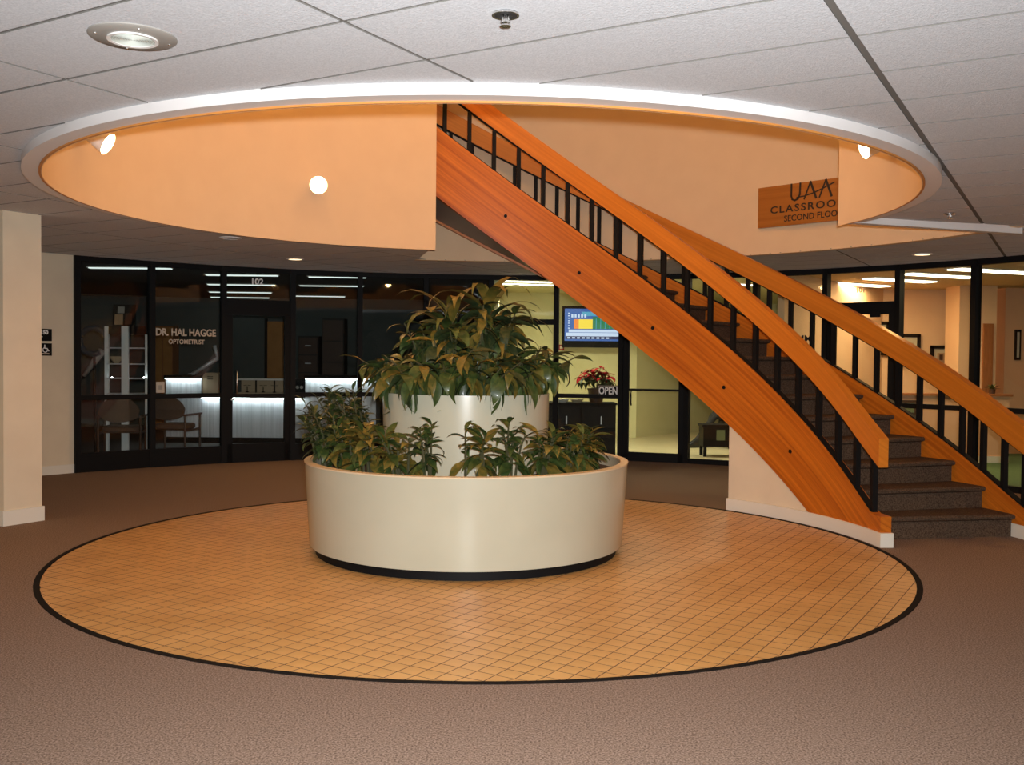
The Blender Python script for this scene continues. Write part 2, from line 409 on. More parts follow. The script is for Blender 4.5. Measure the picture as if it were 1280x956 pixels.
# column
Nn = Vector((-4.38, 8.44, 0)); u_, w_ = Vector((.5, .866, 0)), Vector((-.866, .5, 0))
colm = struct(MB().obox(Nn, u_ * .36, w_ * .9, (0, 0, ZC + .02)).build('wall_column', 'wall_cream'), 'cream square column beside the round tiled floor', 'column')
MB().obox(Nn - u_ * .016 - w_ * .016, u_ * .392, w_ * .932, (0, 0, .13)).build('baseboard', 'base_white', colm)
# restroom signs on the curved wall
def wall_frame(th, z, r=RG):
    n_ = -(pol(1, th) - pol(0, th)); ex = Vector((-n_.y, n_.x, 0)) ; ex = Vector((math.sin(R(th)), -math.cos(R(th)), 0))
    return pol(r, th, z) + n_ * .001, ex, n_
def plate(name, px0, py0, px1, py1, label):
    a = on_r(px0, (py0 + py1) / 2, RG); b = on_r(px1, (py0 + py1) / 2, RG); th = ang((a + b) / 2)
    zt = on_r((px0 + px1) / 2, py0, RG).z; zb = on_r((px0 + px1) / 2, py1, RG).z
    o, ex, n_ = wall_frame(th, (zt + zb) / 2); wd = (b - a).length; hh = zt - zb
    t = thing(name, o, label, 'sign', 'restroom signs on the curved wall')
    MB().obox(o - ex * wd / 2 - Vector((0, 0, hh / 2)), ex * wd, Vector((0, 0, hh)), n_ * .012).build('plate', 'black', t)
    return t, o + n_ * .0125, ex, n_, wd, hh
Z = Vector((0, 0, 1))
t, o, ex, n_, wd, hh = plate('restroom_sign', 44, 411, 64.3, 426.2, 'black square wall sign with pale characters, the upper of two by the column')
place_text('lettering', text_mesh('150', hh * .42, 'letter_white', 'lettering', bold=.003), t, o + ex * wd * .03 + Z * hh * .2, ex, n_)
strip([(-wd * .4, -hh * .15), (-wd * .1, -hh * .15)], hh * .07, o, ex, Z, n_).build('stroke', 'letter_white', t)
t, o, ex, n_, wd, hh = plate('accessible_sign', 44, 429, 64.3, 444.5, 'black square wheelchair sign on the curved wall, the lower of two by the column')
c_ = [(wd * .08 + hh * .19 * math.cos(a), -hh * .03 + hh * .19 * math.sin(a)) for a in np.linspace(R(100), R(400), 14)]
strip(c_, hh * .06, o, ex, Z, n_).build('wheel', 'letter_white', t)
strip([(wd * .05, hh * .36), (wd * .05, hh * .1), (wd * .2, hh * .08), (wd * .3, -hh * .12)], hh * .08, o, ex, Z, n_).build('figure', 'letter_white', t)
strip([(-wd * .35, -hh * .34), (wd * .3, -hh * .34)], hh * .11, o, ex, Z, n_).build('stroke', 'letter_tan', t)

# ================================================================== GLAZING
ST = 7.9; ANG = [138.3 - ST * k for k in range(16)]
def panel_frame(k, r=RG):
    a, b = pol(r, ANG[k]), pol(r, ANG[k + 1]); ex = (b - a).normalized(); n_ = Vector((ex.y, -ex.x, 0)); return a, b, ex, n_, (b - a).length
def bar(par, a, b, z0, z1, n_, t=.09, name='rail'):
    ex = b - a; return MB().obox(a - n_ * t * .5 + Z * z0, ex, n_ * t, Z * (z1 - z0)).build(name, 'black_metal', par)
doors = {2: 1, 6: 2, 8: 3, 11: 4}
wdesc = {0: 'window with the display tower behind it', 1: 'window lettered with an optometrist name', 3: 'dark window between the optometrist door and the planter', 4: 'dark window with a round lamp reflection', 5: 'dark window behind the top of the planter', 7: 'window with the television and poinsettia behind it',
         9: 'window with the black armchair behind it', 10: 'gallery window with dark letters beside the gallery door', 12: 'gallery window between two black posts beside the gallery door', 13: 'gallery window in front of the wood panel', 14: 'last gallery window before the lobby wall'}
wn = 0; PAN = {}
for k in range(15):
    a, b, ex, n_, wd = panel_frame(k)
    if k in doors:
        o = struct(thing('door_%d' % doors[k], a, '', ''), {2: 'black framed glass door of the optometrist, numbered 102', 6: 'black framed glass panel door left of the television', 8: 'black framed glass door with a push bar', 11: 'black framed glass door of the gallery'}[k], 'door')
    else:
        wn += 1; o = struct(thing('window_%d' % wn, a, '', ''), 'tall black framed ' + wdesc[k], 'window')
    PAN[k] = o
    mw = .035
    MB().obox(a - ex * mw - n_ * .06, ex * mw * 2, n_ * .12, Z * ZC).build('mullion', 'black_metal', o)
    bar(o, a, b, ZC - .07, ZC + .01, n_, name='head_rail')
    MB().obox(a + Z * .03, ex * wd, n_ * .008, Z * (ZC - .08)).build('pane', 'glass', o)
    if k in doors:
        # leaf: stiles, top and bottom rails, header
        hz = {2: (2.05, 2.27), 6: (1.99, 2.07), 8: (2.05, 2.2), 11: (2.10, 2.26)}[k]
        bar(o, a, b, hz[0], hz[1], n_, name='header')
        if k != 6:
            sw = .085
            MB().obox(a + ex * mw - n_ * .03, ex * sw, n_ * .06, Z * hz[0]).build('stile', 'black_metal', o)
            MB().obox(b - ex * (mw + sw) - n_ * .03, ex * sw, n_ * .06, Z * hz[0]).build('stile', 'black_metal', o)
            bar(o, a + ex * .05, b - ex * .05, 0, .13 if k != 2 else .26, n_, .06, 'bottom_rail')
        else: bar(o, a, b, 0, .09, n_, name='sill_rail')
        if k == 2: bar(o, a + ex * .05, b - ex * .05, .90, .955, n_, .05, 'mid_rail')
        if k == 8:
            bar(o, a + ex * .1, b - ex * .1, 1.03, 1.06, n_, .04, 'push_bar')
            q = a + ex * .16 + n_ * .03; MB().tube([q + Z * 1.03, q + n_ * .03 + Z * .98, q + n_ * .03 + Z * .86, q + Z * .82], .013, 6).build('latch', 'black_metal', o)
        if k == 11:
            bar(o, a + ex * .1, b - ex * .1, .97, 1.0, n_, .03, 'push_bar')
            q = b - ex * .22 + n_ * .04; MB().obox(q + Z * 2.06, ex * -.12, n_ * .05, Z * .06).build('door_closer', 'black_metal', o)
    else:
        bar(o, a, b, 0, .24 if k < 6 else .07, n_, name='sill_rail')
        if k not in (9,): bar(o, a, b, .91, .97, n_, name='mid_rail')
    if k == 14: MB().obox(b - ex * mw - n_ * .06, ex * mw * 2, n_ * .12, Z * ZC).build('mullion', 'black_metal', o)
# door 1 pull handle
a, b, ex, n_, wd = panel_frame(2)
q = a + ex * .17 + n_ * .035
MB().tube([q + Z * 1.28, q + n_ * .05 + Z * 1.26, q + n_ * .05 + Z * .96, q + Z * .94], .012, 8).build('pull_handle', 'chrome', PAN[2], smooth=True)
MB().lathe([(0, 0), (.022, 0), (.022, .02), (0, .02)], 16, tuple(a + ex * .11 + n_ * .04 + Z * .87)).build('lock', 'chrome', PAN[2])
# glass lettering
def glass_text(k, txt, u, v, px_h, m, name, width=1.0, bold=.004, off=.012, mirror=False, spacing=1.0):
    a, b, ex, n_, wd = panel_frame(k)
    d = ray(u, v); tpar = (a - Vector((0, 0, 0))).dot(n_) / Vector((d.x, d.y, 0)).dot(n_); P = d * tpar + Z * HC
    size = px_h / F * tpar / .70
    me = text_mesh(txt, size, m, name, bold=bold, width=width, spacing=spacing)
    return place_text(name, me, PAN[k], P + n_ * off, ex, n_)
glass_text(1, 'DR. HAL HAGGE', 232.5, 416, 8.6, 'letter_tan', 'lettering_name', width=.83)
glass_text(1, 'OPTOMETRIST', 233, 427.5, 5.6, 'letter_tan', 'lettering_trade', width=.86, bold=.002)
glass_text(2, '102', 321, 352.5, 7.5, 'letter_white', 'lettering_number', width=1.0)
glass_text(10, 'IMM', 1004, 424, 8.5, 'letter_black', 'lettering', bold=.003)
glass_text(11, '101', 1076, 363, 6, 'letter_tan', 'lettering_number', bold=.001)

# ================================================================== STAIRCASE
STAIR = thing('staircase', pol(3.9, 10, 0), 'curved orange wood staircase with black balusters and dark carpet steps', 'staircase')
ztop = lambda t: 1.98 + .0405 * (t - 51.5) + (.0008 * (14 - t) ** 2 if t < 14 else 0)
zbot = lambda t: ztop(t) - .755
TE = 122
def stringer(r0, r1, t0, label):
    f = lambda t: max(.02, zbot(t))
    m = MB().arc(r0, r1, t0, TE, f, lambda t: max(ztop(t), .245), n=118)
    m.uv = [(u_[0], p_[2] - ztop(ang(p_)) + .9 + (.05 if abs(math.hypot(p_[0] - CX, p_[1] - CY) - r1) < .01 else 0)) for u_, p_ in zip(m.uv, m.v)]
    o = m.build('stringer', 'wood', STAIR, smooth=30); o['label'] = label; return o
sin_ = stringer(3.20, 3.29, 4.6, 'inner laminated wood stringer with dark bolts')
sout = stringer(4.60, 4.69, 4.0, 'outer laminated wood stringer')
for (u, v) in ((632, 270), (724, 341), (816, 410), (905, 484), (988, 564)):
    p = on_r(u, v, 3.2); d = (Vector((CX, CY, 0)) - Vector((p.x, p.y, 0))).normalized()
    MB().tube([p - d * .01, p + d * .008], .019, 10).build('bolt', 'black', sin_)
def rail(r0, r1, t0, label):
    o = MB().arc(r0, r1, t0, TE, lambda t: ztop(t) + .455, lambda t: ztop(t) + .69, n=118).build('handrail', 'wood_rail', STAIR, smooth=30); o['label'] = label
    c = MB().arc(r0 + .015, r1 - .015, t0 + .8, TE, lambda t: ztop(t) + .44, lambda t: ztop(t) + .457, n=118); c.uv = None; c.build('channel', 'black_metal', o)
    return o
rail(3.205, 3.285, 5.7, 'inner wide wood handrail'); rail(4.605, 4.685, 2.0, 'outer wide wood handrail')
for r0, r1 in ((3.215, 3.275), (4.615, 4.675)):
    c = MB().arc(r0, r1, 8, TE, lambda t: ztop(t) - .002, lambda t: ztop(t) + .012, n=116); c.uv = None; c.build('stringer_cap', 'black_metal', STAIR)
def bal(t, r):
    p = pol(r, t); rd = (p - Vector((CX, CY, 0))).normalized(); tg = Vector((-rd.y, rd.x, 0)); a = .022
    MB().obox(p - rd * a - tg * a + Z * ztop(t - .4), rd * 2 * a, tg * 2 * a, Z * .47).build('baluster', 'black_metal', STAIR)
t = 8.3
while t < TE - 2: bal(t, 3.245); t += 4.82
t = 5.6
while t < TE - 2: bal(t, 4.645); t += 3.27
# carpeted steps: each one a tread with its riser and a rounded nose
RISE, DT = .192, 4.75
k = 0
while True:
    t0 = 9.6 + DT * k
    if t0 + DT > TE: break
    z = RISE * (k + 1); zl = max(0, z - RISE * 1.9)
    m = MB(); n_s = 4; prof = [(t0 + .5, zl), (t0 + .5, z - .05), (t0, z - .035), (t0 - .1, z - .015), (t0 + .15, z), (t0 + DT + .6, z), (t0 + DT + .6, zl)]
    for r in (3.28, 4.61):
        for tt, zz in prof: m.v.append(tuple(pol(r, tt, zz)))
    L_ = len(prof); m.f = [(i, (i + 1) % L_, L_ + (i + 1) % L_, L_ + i) for i in range(L_)] + [tuple(range(L_))[::-1], tuple(range(L_, 2 * L_))]
    m.build('step', 'stair_carpet', STAIR); k += 1
# plastered soffit between the stringers, and the wall under the lowest part
m = MB().arc(3.285, 4.605, 44, TE, lambda t: zbot(t) + .03, lambda t: zbot(t) + .06, n=80); m.uv = None; o = m.build('soffit', 'grey_plastic', STAIR, smooth=30)
m = MB().arc(3.215, 3.28, 6.0, 42.0, 0, lambda t: max(zbot(t) + .04, .13), n=40); m.uv = None; o = m.build('apron_wall', 'wall_cream', STAIR, smooth=30); o['label'] = 'cream wall under the lowest steps'
m = MB().arc(4.605, 4.67, 6.0, 42.0, 0, lambda t: max(zbot(t) + .04, .13), n=40); m.uv = None; m.build('apron_wall', 'wall_cream', STAIR, smooth=30)
m = MB().obox(pol(3.215, 41.6), pol(4.67, 41.6) - pol(3.215, 41.6), (pol(3.2, 42.2) - pol(3.2, 41.6)), Z * (zbot(42) + .04)); m.build('apron_end', 'wall_cream', STAIR)
m = MB().arc(3.185, 3.295, 4.0, 42.3, 0, .115, n=40); m.uv = None; m.build('plinth', 'base_white', STAIR, smooth=30)
m = MB().arc(4.595, 4.70, 3.4, 42.3, 0, .115, n=40); m.uv = None; m.build('plinth', 'base_white', STAIR, smooth=30)

# UAA sign on the well wall
A_, B_ = pol(RW - .005, 51.0), pol(RW - .005, 35.8); ex = (B_ - A_).normalized(); n_ = Vector((ex.y, -ex.x, 0)); wd = (B_ - A_).length; z0, z1 = 3.015, 3.475
SG = thing('wall_sign', (A_ + B_) / 2 + Z * z0, 'wooden sign lettered UAA classrooms second floor on the peach wall', 'sign')
m = MB().obox(A_ + Z * z0 + n_ * .0, ex * wd, n_ * .03, Z * (z1 - z0)); m.uv = [(v[0] * .8, v[2]) for v in m.v]; m.build('board', 'wood_sign', SG)
fo = A_ + n_ * .032
o_ = fo + Z * (z0 + .36)
bl = .012
U0 = wd * .335
strip([(0, .095), (0, -.035), (.012, -.075), (.045, -.09), (.085, -.075), (.105, -.03), (.11, .095)], .020, o_ + ex * U0, ex, Z, n_, .004).build('letter', 'letter_black', SG)
for q in (.16, .345):
    strip([(0, -.088), (.075, .095)], .016, o_ + ex * (U0 + q), ex, Z, n_, .004).build('letter', 'letter_black', SG)
    strip([(.075, .095), (.145, -.088)], .024, o_ + ex * (U0 + q), ex, Z, n_, .004).build('letter', 'letter_black', SG)
strip([(.07, -.06), (.16, -.055), (.28, -.03), (.40, .01), (.52, .055)], .013, o_ + ex * U0, ex, Z, n_, .005).build('letter_stroke', 'letter_black', SG)
me = text_mesh('CLASSROOMS', .112, 'letter_black', 'lettering', bold=.002, spacing=1.25, width=1.23, align='LEFT'); place_text('lettering', me, SG, fo + ex * (wd * .125) + Z * (z0 + .185), ex, n_)
me = text_mesh('SECOND FLOOR', .098, 'letter_black', 'lettering', bold=.001, spacing=1.02, width=.95, align='LEFT'); place_text('lettering', me, SG, fo + ex * (wd * .265) + Z * (z0 + .075), ex, n_)

# ================================================================== PLANTER
PX, PY = -.345, 7.70
PL = thing('planter', (PX, PY, 0), 'large round two tier cream planter on a black base', 'planter')
MB().lathe([(0, 0), (1.17, 0), (1.17, .10), (0, .10)], 96, (PX, PY, 0)).build('base', 'black', PL, smooth=30)
MB().lathe([(1.205, .075), (1.215, .07), (1.252, .685), (1.252, .70), (1.20, .70), (1.195, .60)], 128, (PX, PY, 0)).build('lower_body', 'planter', PL, smooth=30)
MB().lathe([(1.196, .694), (1.256, .694), (1.258, .705), (1.196, .706)], 128, (PX, PY, 0), closed=True).build('rim', 'planter_rim', PL, smooth=30)
MB().lathe([(0, .61), (.3, .625), (1.199, .615)], 48, (PX, PY, 0)).build('soil', 'soil', PL)
UX, UY = -.36, 7.74
MB().lathe([(.642, .6), (.655, 1.205), (.655, 1.22), (.615, 1.22), (.612, 1.12)], 96, (UX, UY, 0)).build('upper_body', 'planter', PL, smooth=30)
MB().lathe([(0, 1.17), (.613, 1.15)], 48, (UX, UY, 0)).build('soil', 'soil', PL)

# leaves: a handful of shared blade meshes, each leaf its own object
def leaf_mesh(name, width, droop, fold, m, wave=0.0):
    k = MB(); n = 7; k.smooth = True
    pr = [.05, .55, .9, 1.0, .88, .62, .30, .0]
    x = z = 0.0
    for i in range(n + 1):
        s_ = i / n; w = width * pr[i]
        an_ = -droop * s_ * s_
        if i: x += math.cos(an_) / n; z += math.sin(an_) / n
        zz = fold * w + wave * math.sin(s_ * 9)
        k.v += [(x, -w, z + zz), (x, 0, z), (x, w, z + zz - wave * .5)]
    for i in range(n):
        for j in range(2): a = i * 3 + j; k.f.append((a, a + 1, a + 4, a + 3))
    return k.mesh(name, m)
LEAF = {}
for nm in ('leaf', 'leaf_gold', 'leaf_dark'):
    LEAF[nm] = [leaf_mesh('leaf', .17, 1.0, .35, nm, .01), leaf_mesh('leaf', .20, 1.5, .25, nm, .015), leaf_mesh('leaf', .15, .6, .4, nm, .01)]
LONG = {nm: [leaf_mesh('leaf', .075, 2.2, .4, nm, .008), leaf_mesh('leaf', .085, 1.7, .3, nm, .012)] for nm in ('leaf', 'leaf_gold', 'leaf_dark')}
def put_leaf(par, pos, az, el, roll, ln, me):
    o = bpy.data.objects.new('leaf', me); COL.objects.link(o); o.parent = par
    M = Matrix.Translation(Vector(pos) - par.location) @ Matrix.Rotation(az, 4, 'Z') @ Matrix.Rotation(-el, 4, 'Y') @ Matrix.Rotation(roll, 4, 'X') @ Matrix.Scale(ln, 4)
    o.matrix_basis = M
    return o
RG_ = random.Random(11)
def plant(name, loc, hgt, nst, nlv, ln, label, group, out_az=None, lean=.25, mats=('leaf', 'leaf', 'leaf_gold'), rise=(-.3, .9), spread=.08, clear=None):
    T = thing(name, loc, label, 'plant', group); T.location = loc
    base = Vector(loc)
    for s_ in range(nst):
        a = RG_.uniform(0, 6.283); b0 = base + Vector((math.cos(a), math.sin(a), 0)) * RG_.uniform(0, spread)
        hh = hgt * RG_.uniform(.65, 1.05)
        la = out_az + RG_.uniform(-1.0, 1.0) if out_az is not None else RG_.uniform(0, 6.283)
        lv = Vector((math.cos(la), math.sin(la), 0)) * lean * hh * RG_.uniform(.3, 1.4)
        pts = [b0 - Z * .03, b0 + lv * .25 + Z * hh * .4, b0 + lv * .6 + Z * hh * .75, b0 + lv + Z * hh]
        MB().tube(pts, [.010, .009, .007, .004], 6).build('stem', 'stem', T)
        for j in range(nlv):
            f = j / max(1, nlv - 1); q = .35 + .65 * f; seg = min(int(q * 3), 2); fr = q * 3 - seg
            P = pts[seg].lerp(pts[seg + 1], fr); az = a + j * 2.4 + RG_.uniform(-.4, .4); el = rise[0] + (rise[1] - rise[0]) * f ** 1.3 + RG_.uniform(-.25, .25)
            L_ = ln * RG_.uniform(.75, 1.15) * (1 - .25 * f)
            tip = P + Vector((math.cos(az), math.sin(az), 0)) * L_ * .8
            if clear and math.hypot(tip.x - clear[0], tip.y - clear[1]) < clear[2]: az += math.pi
            put_leaf(T, P, az, el, RG_.uniform(-.5, .5), L_, RG_.choice(LEAF[RG_.choice(mats)]))
    return T
# lower ring
for i, (az, hgt, nst, nlv, ln, ms) in enumerate([
    (-150, .34, 5, 9, .21, ('leaf', 'leaf_gold')), (-133, .36, 4, 8, .22, ('leaf', 'leaf_gold', 'leaf_gold')), (-117, .34, 4, 8, .20, ('leaf', 'leaf_gold')),
    (-103, .40, 4, 6, .17, ('leaf', 'leaf_dark')), (-84, .38, 4, 7, .19, ('leaf', 'leaf_gold')), (-68, .42, 3, 6, .18, ('leaf', 'leaf')), (-52, .34, 5, 8, .20, ('leaf', 'leaf_gold')), (-35, .33, 6, 9, .19, ('leaf', 'leaf_gold')), (-17, .32, 6, 9, .18, ('leaf', 'leaf_gold')), (3, .28, 4, 8, .18, ('leaf', 'leaf_dark'))]):
    plant('evergreen_plant', (PX + .95 * math.cos(R(az)), PY + .95 * math.sin(R(az)), .62), hgt, nst + 2, nlv + 1, ln * 1.12,
          'leafy green evergreen with pointed leaves planted in the lower tier of the planter', 'plants in the lower tier', R(az), .25, ms, clear=(UX, UY, .68))
for az, hgt, rr in ((178, .58, 1.04), (196, .44, 1.04), (150, .60, 1.0), (163, .58, 1.0)):
    plant('dark_shrub', (PX + rr * math.cos(R(az)), PY + rr * math.sin(R(az)), .62), hgt, 9, 14, .15,
          'dense dark small-leaved shrub in the lower tier of the planter', 'dark shrubs in the lower tier', R(az), .38, ('leaf_dark', 'leaf_dark', 'leaf'), (-.4, 1.0), .14, clear=(UX, UY, .68))
# upper ring: leaves hang over the edge
for i, az in enumerate((-160, -128, -100, -72, -45, -15, 20, 70, 120, 165)):
    plant('trailing_plant', (UX + .50 * math.cos(R(az)), UY + .50 * math.sin(R(az)), 1.16), .30 + .05 * (i % 3), 7, 11, .27,
          'spreading olive green plant drooping over the edge of the upper tier', 'plants in the upper tier', R(az), .85, ('leaf', 'leaf_gold', 'leaf', 'leaf_dark'), (-1.35, .25), .10)
for i, (az, rr, hh) in enumerate(((-120, .24, .62), (-60, .24, .70), (-5, .25, .66), (60, .2, .80), (120, .24, .74), (180, .28, .58))):
    plant('bushy_plant', (UX + rr * math.cos(R(az)), UY + rr * math.sin(R(az)), 1.16), hh, 6, 12, .29,
          'tall bushy olive plant in the middle of the upper tier', 'tall plants in the upper tier', R(az), .3, ('leaf', 'leaf_gold', 'leaf_dark', 'leaf_dark'), (-1.3, .25), .12)
for lx, ly, hh, nl, nm_ in ((.16, .0, .74, 22, 'taller'), (-.12, -.06, .64, 18, 'shorter')):
    T = thing('corn_plant', (UX + lx, UY + ly, 1.16), '%s cane plant with long arching strap leaves above the upper tier' % nm_, 'plant')
    b0 = Vector(T.location); MB().tube([b0 - Z * .03, b0 + Z * hh], [.022, .016], 8).build('cane', 'stem', T)
    for j in range(nl):
        f = j / nl; put_leaf(T, b0 + Z * hh * (.55 + .45 * f), j * 2.4 + .3, R(RG_.uniform(18, 40) + 35 * f), RG_.uniform(-.4, .4), RG_.uniform(.48, .66), RG_.choice(LONG[RG_.choice(('leaf', 'leaf_gold', 'leaf_dark'))]))

# ================================================================== LOBBY FIXTURES
def spotlight(th, z, label, tgt, energy):
    b0 = pol(RI - .002, th, z); n_ = (pol(0, th) - pol(1, th)).normalized(); T = thing('spotlight', b0, label, 'spotlight', 'spotlights on the drum wall')
    MB().tube([b0, b0 + n_ * .02], .055, 20).build('wall_plate', 'white_plastic', T, smooth=40)
    j = b0 + n_ * .10 - Z * .01; MB().tube([b0 + n_ * .015, j], .012, 8).build('arm', 'white_plastic', T)
    d = (Vector(tgt) - j).normalized(); s0 = j - d * .10
    MB().tube([s0, s0 + d * .015, s0 + d * .09, s0 + d * .24], [.03, .050, .060, .088], 28, cap=False).build('shade', 'white_plastic', T, smooth=40)
    MB().tube([s0, s0 + d * .003], .03, 16).build('cap', 'white_plastic', T)
    MB().tube([s0 + d * .13, s0 + d * .205, s0 + d * .222, s0 + d * .228], [.035, .072, .050, .012], 20).build('bulb', 'bulb', T, smooth=True)
    l = lamp('SPOT', 'spot_lamp', s0 + d * .26, energy, WARM, target=tgt, spot_size=R(130), spot_blend=.7, shadow_soft_size=.05)
    return T
TG = (CX, CY, 1.2)
p = on_r(393, 231, RI); spotlight(ang(p), p.z, 'lit white spotlight on the peach wall close to the staircase end of the drum', (-.9, 4.0, 1.9), SPOT_W)
p = on_r(98, 166, RI); spotlight(ang(p), p.z, 'lit white spotlight on the peach wall above the restroom side', p + Vector((2.6, .1, -1.5)), SPOT_W)
p = on_r(1118, 176, RI); spotlight(ang(p), p.z, 'lit white spotlight on the peach wall next to the wooden sign', p + Vector((-2.6, -.1, -.85)), SPOT_W)
for th in (232, 300): spotlight(th, 3.3, 'added white spotlight out of view on the drum wall facing the staircase', (CX - .3, CY + 1.2, 2.4), SPOT_W)  # added pair, hidden by the near ring, to light the far drum wall
# added globes, unseen above the opening, that light the drum wall warmly
for i in range(5):
    th = 90 + 72 * i; b0 = pol(1.7, th, 5.7); T = thing('added_globe_light', b0, 'added warm round globe out of view on the upper floor ceiling', 'ceiling light', 'added upper floor globes')
    MB().lathe([(0, 0), (.10, 0), (.10, -.03), (0, -.03)], 20, tuple(b0)).build('base', 'white_plastic', T)
    MB().lathe([(.0, -.26), (.08, -.235), (.12, -.16), (.11, -.08), (.06, -.03)], 20, tuple(b0)).build('globe', 'added_globe_glow', T, smooth=True)
    lamp('POINT', 'added_globe_lamp', b0 - Z * .36, UPPER_W, WARM, shadow_soft_size=.12)
def downlight(p, lit, label, group=None, r=.085):
    T = thing('downlight', (p.x, p.y, ZC), label, 'ceiling light', group); c = (p.x, p.y, ZC)
    MB().lathe([(r, -.001), (r + .03, -.001), (r + .028, -.008), (r, -.010)], 28, c, closed=True).build('trim_ring', 'white_plastic', T, smooth=40)
    MB().lathe([(0, -.003), (r, -.003), (r, -.006), (0, -.006)], 28, c).build('lens', 'downlight_on' if lit else 'grey_plastic', T)
    if lit: lamp('SPOT', 'downlight_lamp', (p.x, p.y, ZC - .03), DOWN_W if p.y > 5 else DOWN_W * .3, WARM, target=(p.x, p.y, 0), spot_size=R(150), spot_blend=.8, shadow_soft_size=.08)
downlight(on_z(369, 323.5, ZC), True, 'lit round recessed ceiling light before the optometrist door')
downlight(on_z(1153, 317.5, ZC), True, 'lit round recessed ceiling light before the gallery windows')
downlight(on_z(288, 297, ZC), False, 'unlit round recessed ceiling light under the drum edge')
for q in ((-5.6, 6.6), (6.0, 7.4), (-3.0, .3), (3.2, .6), (0, -1.5)): downlight(Vector((*q, 0)), True, 'added round recessed ceiling light out of view over the outer lobby', 'added lobby recessed lights')  # added downlights out of view, giving the lobby warm light
# ribbed lens light
p = on_z(166, 45.5, ZC); c = (p.x, p.y, ZC)
T = thing('recessed_light', c, 'large unlit round ceiling light with ribbed glass lens', 'ceiling light')
MB().lathe([(.085, 0), (.163, 0), (.163, -.004), (.155, -.009), (.088, -.012)], 48, c, closed=True).build('flange', 'grey_plastic', T, smooth=40)
pr = [(0, -.012)]
for i in range(9): pr += [(.006 + .009 * i, -.016), (.0105 + .009 * i, -.011)]
MB().lathe(pr, 48, c).build('lens', 'lens_glass', T)
MB().lathe([(.080, -.010), (.094, -.012), (.094, -.018), (.080, -.017)], 48, c, closed=True).build('lens_ring', 'white_plastic', T, smooth=40)
for i in range(4):
    a = R(30 + 90 * i); MB().lathe([(0, -.014), (.006, -.012), (.006, -.008)], 8, (p.x + .135 * math.cos(a), p.y + .135 * math.sin(a), ZC)).build('screw', 'chrome', T)
def sprinkler(p, label):
    c = (p.x, p.y, ZC); T = thing('sprinkler', c, label, 'sprinkler')
    MB().lathe([(.0, -.002), (.018, -.002), (.024, -.010), (.044, -.006), (.047, -.001)], 24, c).build('cup', 'dark_hole', T, smooth=40)
    MB().lathe([(.041, -.003), (.049, -.003), (.049, -.008), (.041, -.008)], 24, c, closed=True).build('escutcheon', 'chrome', T, smooth=40)
    MB().tube([(p.x, p.y, ZC - .005), (p.x, p.y, ZC - .03)], .010, 10).build('nozzle', 'chrome', T)
    for s_ in (-1, 1): MB().tube([(p.x + s_ * .010, p.y, ZC - .012), (p.x + s_ * .015, p.y, ZC - .03), (p.x, p.y, ZC - .042)], .0035, 6).build('yoke_arm', 'chrome', T)
    MB().lathe([(0, -.042), (.020, -.042), (.020, -.045), (0, -.046)], 14, c).build('deflector', 'chrome', T)
sprinkler(on_z(632, 17, ZC), 'chrome sprinkler head in a dark cup, before the ring edge')
sprinkler(on_z(1187, 266.5, ZC), 'small chrome sprinkler head beside the straight white well trim')

# ================================================================== ROOMS BEHIND THE GLAZING
def sector(name, r0, r1, t0, t1, z0, z1, m, label, cat):
    k = MB().arc(r0, r1, t0, t1, z0, z1, n=24); k.uv = None
    return struct(k.build(name, m), label, cat)
def wall_seg(name, pts, m, label, z1=ZC, t=.1):
    for i, (a, b) in enumerate(zip(pts[:-1], pts[1:])):
        a, b = Vector((*a, 0)), Vector((*b, 0)); d = (b - a).normalized(); n_ = Vector((d.y, -d.x, 0))
        struct(MB().obox(a, b - a, n_ * t, Z * z1).build(name, m), label, 'wall')
T_A, T_B = 90.9, 57.0
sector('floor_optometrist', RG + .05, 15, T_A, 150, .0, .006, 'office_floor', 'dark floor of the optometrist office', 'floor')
sector('floor_waiting_room', RG + .05, 15, T_B, T_A, .0, .006, 'waiting_floor', 'pale shiny floor of the waiting room', 'floor')
sector('floor_gallery', RG + .05, 15, 0, T_B, .0, .006, 'gallery_floor', 'green carpet floor of the gallery', 'floor')
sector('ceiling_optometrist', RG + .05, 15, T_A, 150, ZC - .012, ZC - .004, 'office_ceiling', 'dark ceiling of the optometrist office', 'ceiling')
sector('ceiling_waiting_room', RG + .05, 15, T_B, T_A, ZC - .012, ZC - .004, 'waiting_wall', 'yellow ceiling of the waiting room', 'ceiling')
sector('ceiling_gallery', RG + .05, 15, 0, T_B, ZC - .012, ZC - .004, 'gallery_ceiling', 'peach ceiling of the gallery', 'ceiling')
def rp(r, t): p = pol(r, t); return (p.x, p.y)
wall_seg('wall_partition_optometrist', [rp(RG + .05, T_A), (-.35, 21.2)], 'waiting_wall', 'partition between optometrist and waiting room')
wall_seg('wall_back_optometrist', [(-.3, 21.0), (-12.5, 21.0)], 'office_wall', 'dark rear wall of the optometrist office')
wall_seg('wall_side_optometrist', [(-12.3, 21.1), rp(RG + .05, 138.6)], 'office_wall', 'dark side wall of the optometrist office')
wall_seg('wall_back_waiting_room', [(2.35, 18.5), (-.5, 18.3)], 'waiting_wall', 'yellow waiting room wall carrying the television')
wall_seg('wall_recess_waiting_room', [(4.6, 21.3), (2.3, 18.5)], 'waiting_wall', 'slanting yellow wall at the rear of the waiting room')
wall_seg('wall_end_waiting_room', [(7.0, 21.2), (4.5, 21.2)], 'waiting_wall', 'far yellow wall of the waiting room')
wall_seg('wall_partition_gallery', [rp(RG + .05, T_B), rp(15, T_B - 3)], 'gallery_wall', 'partition between waiting room and gallery')
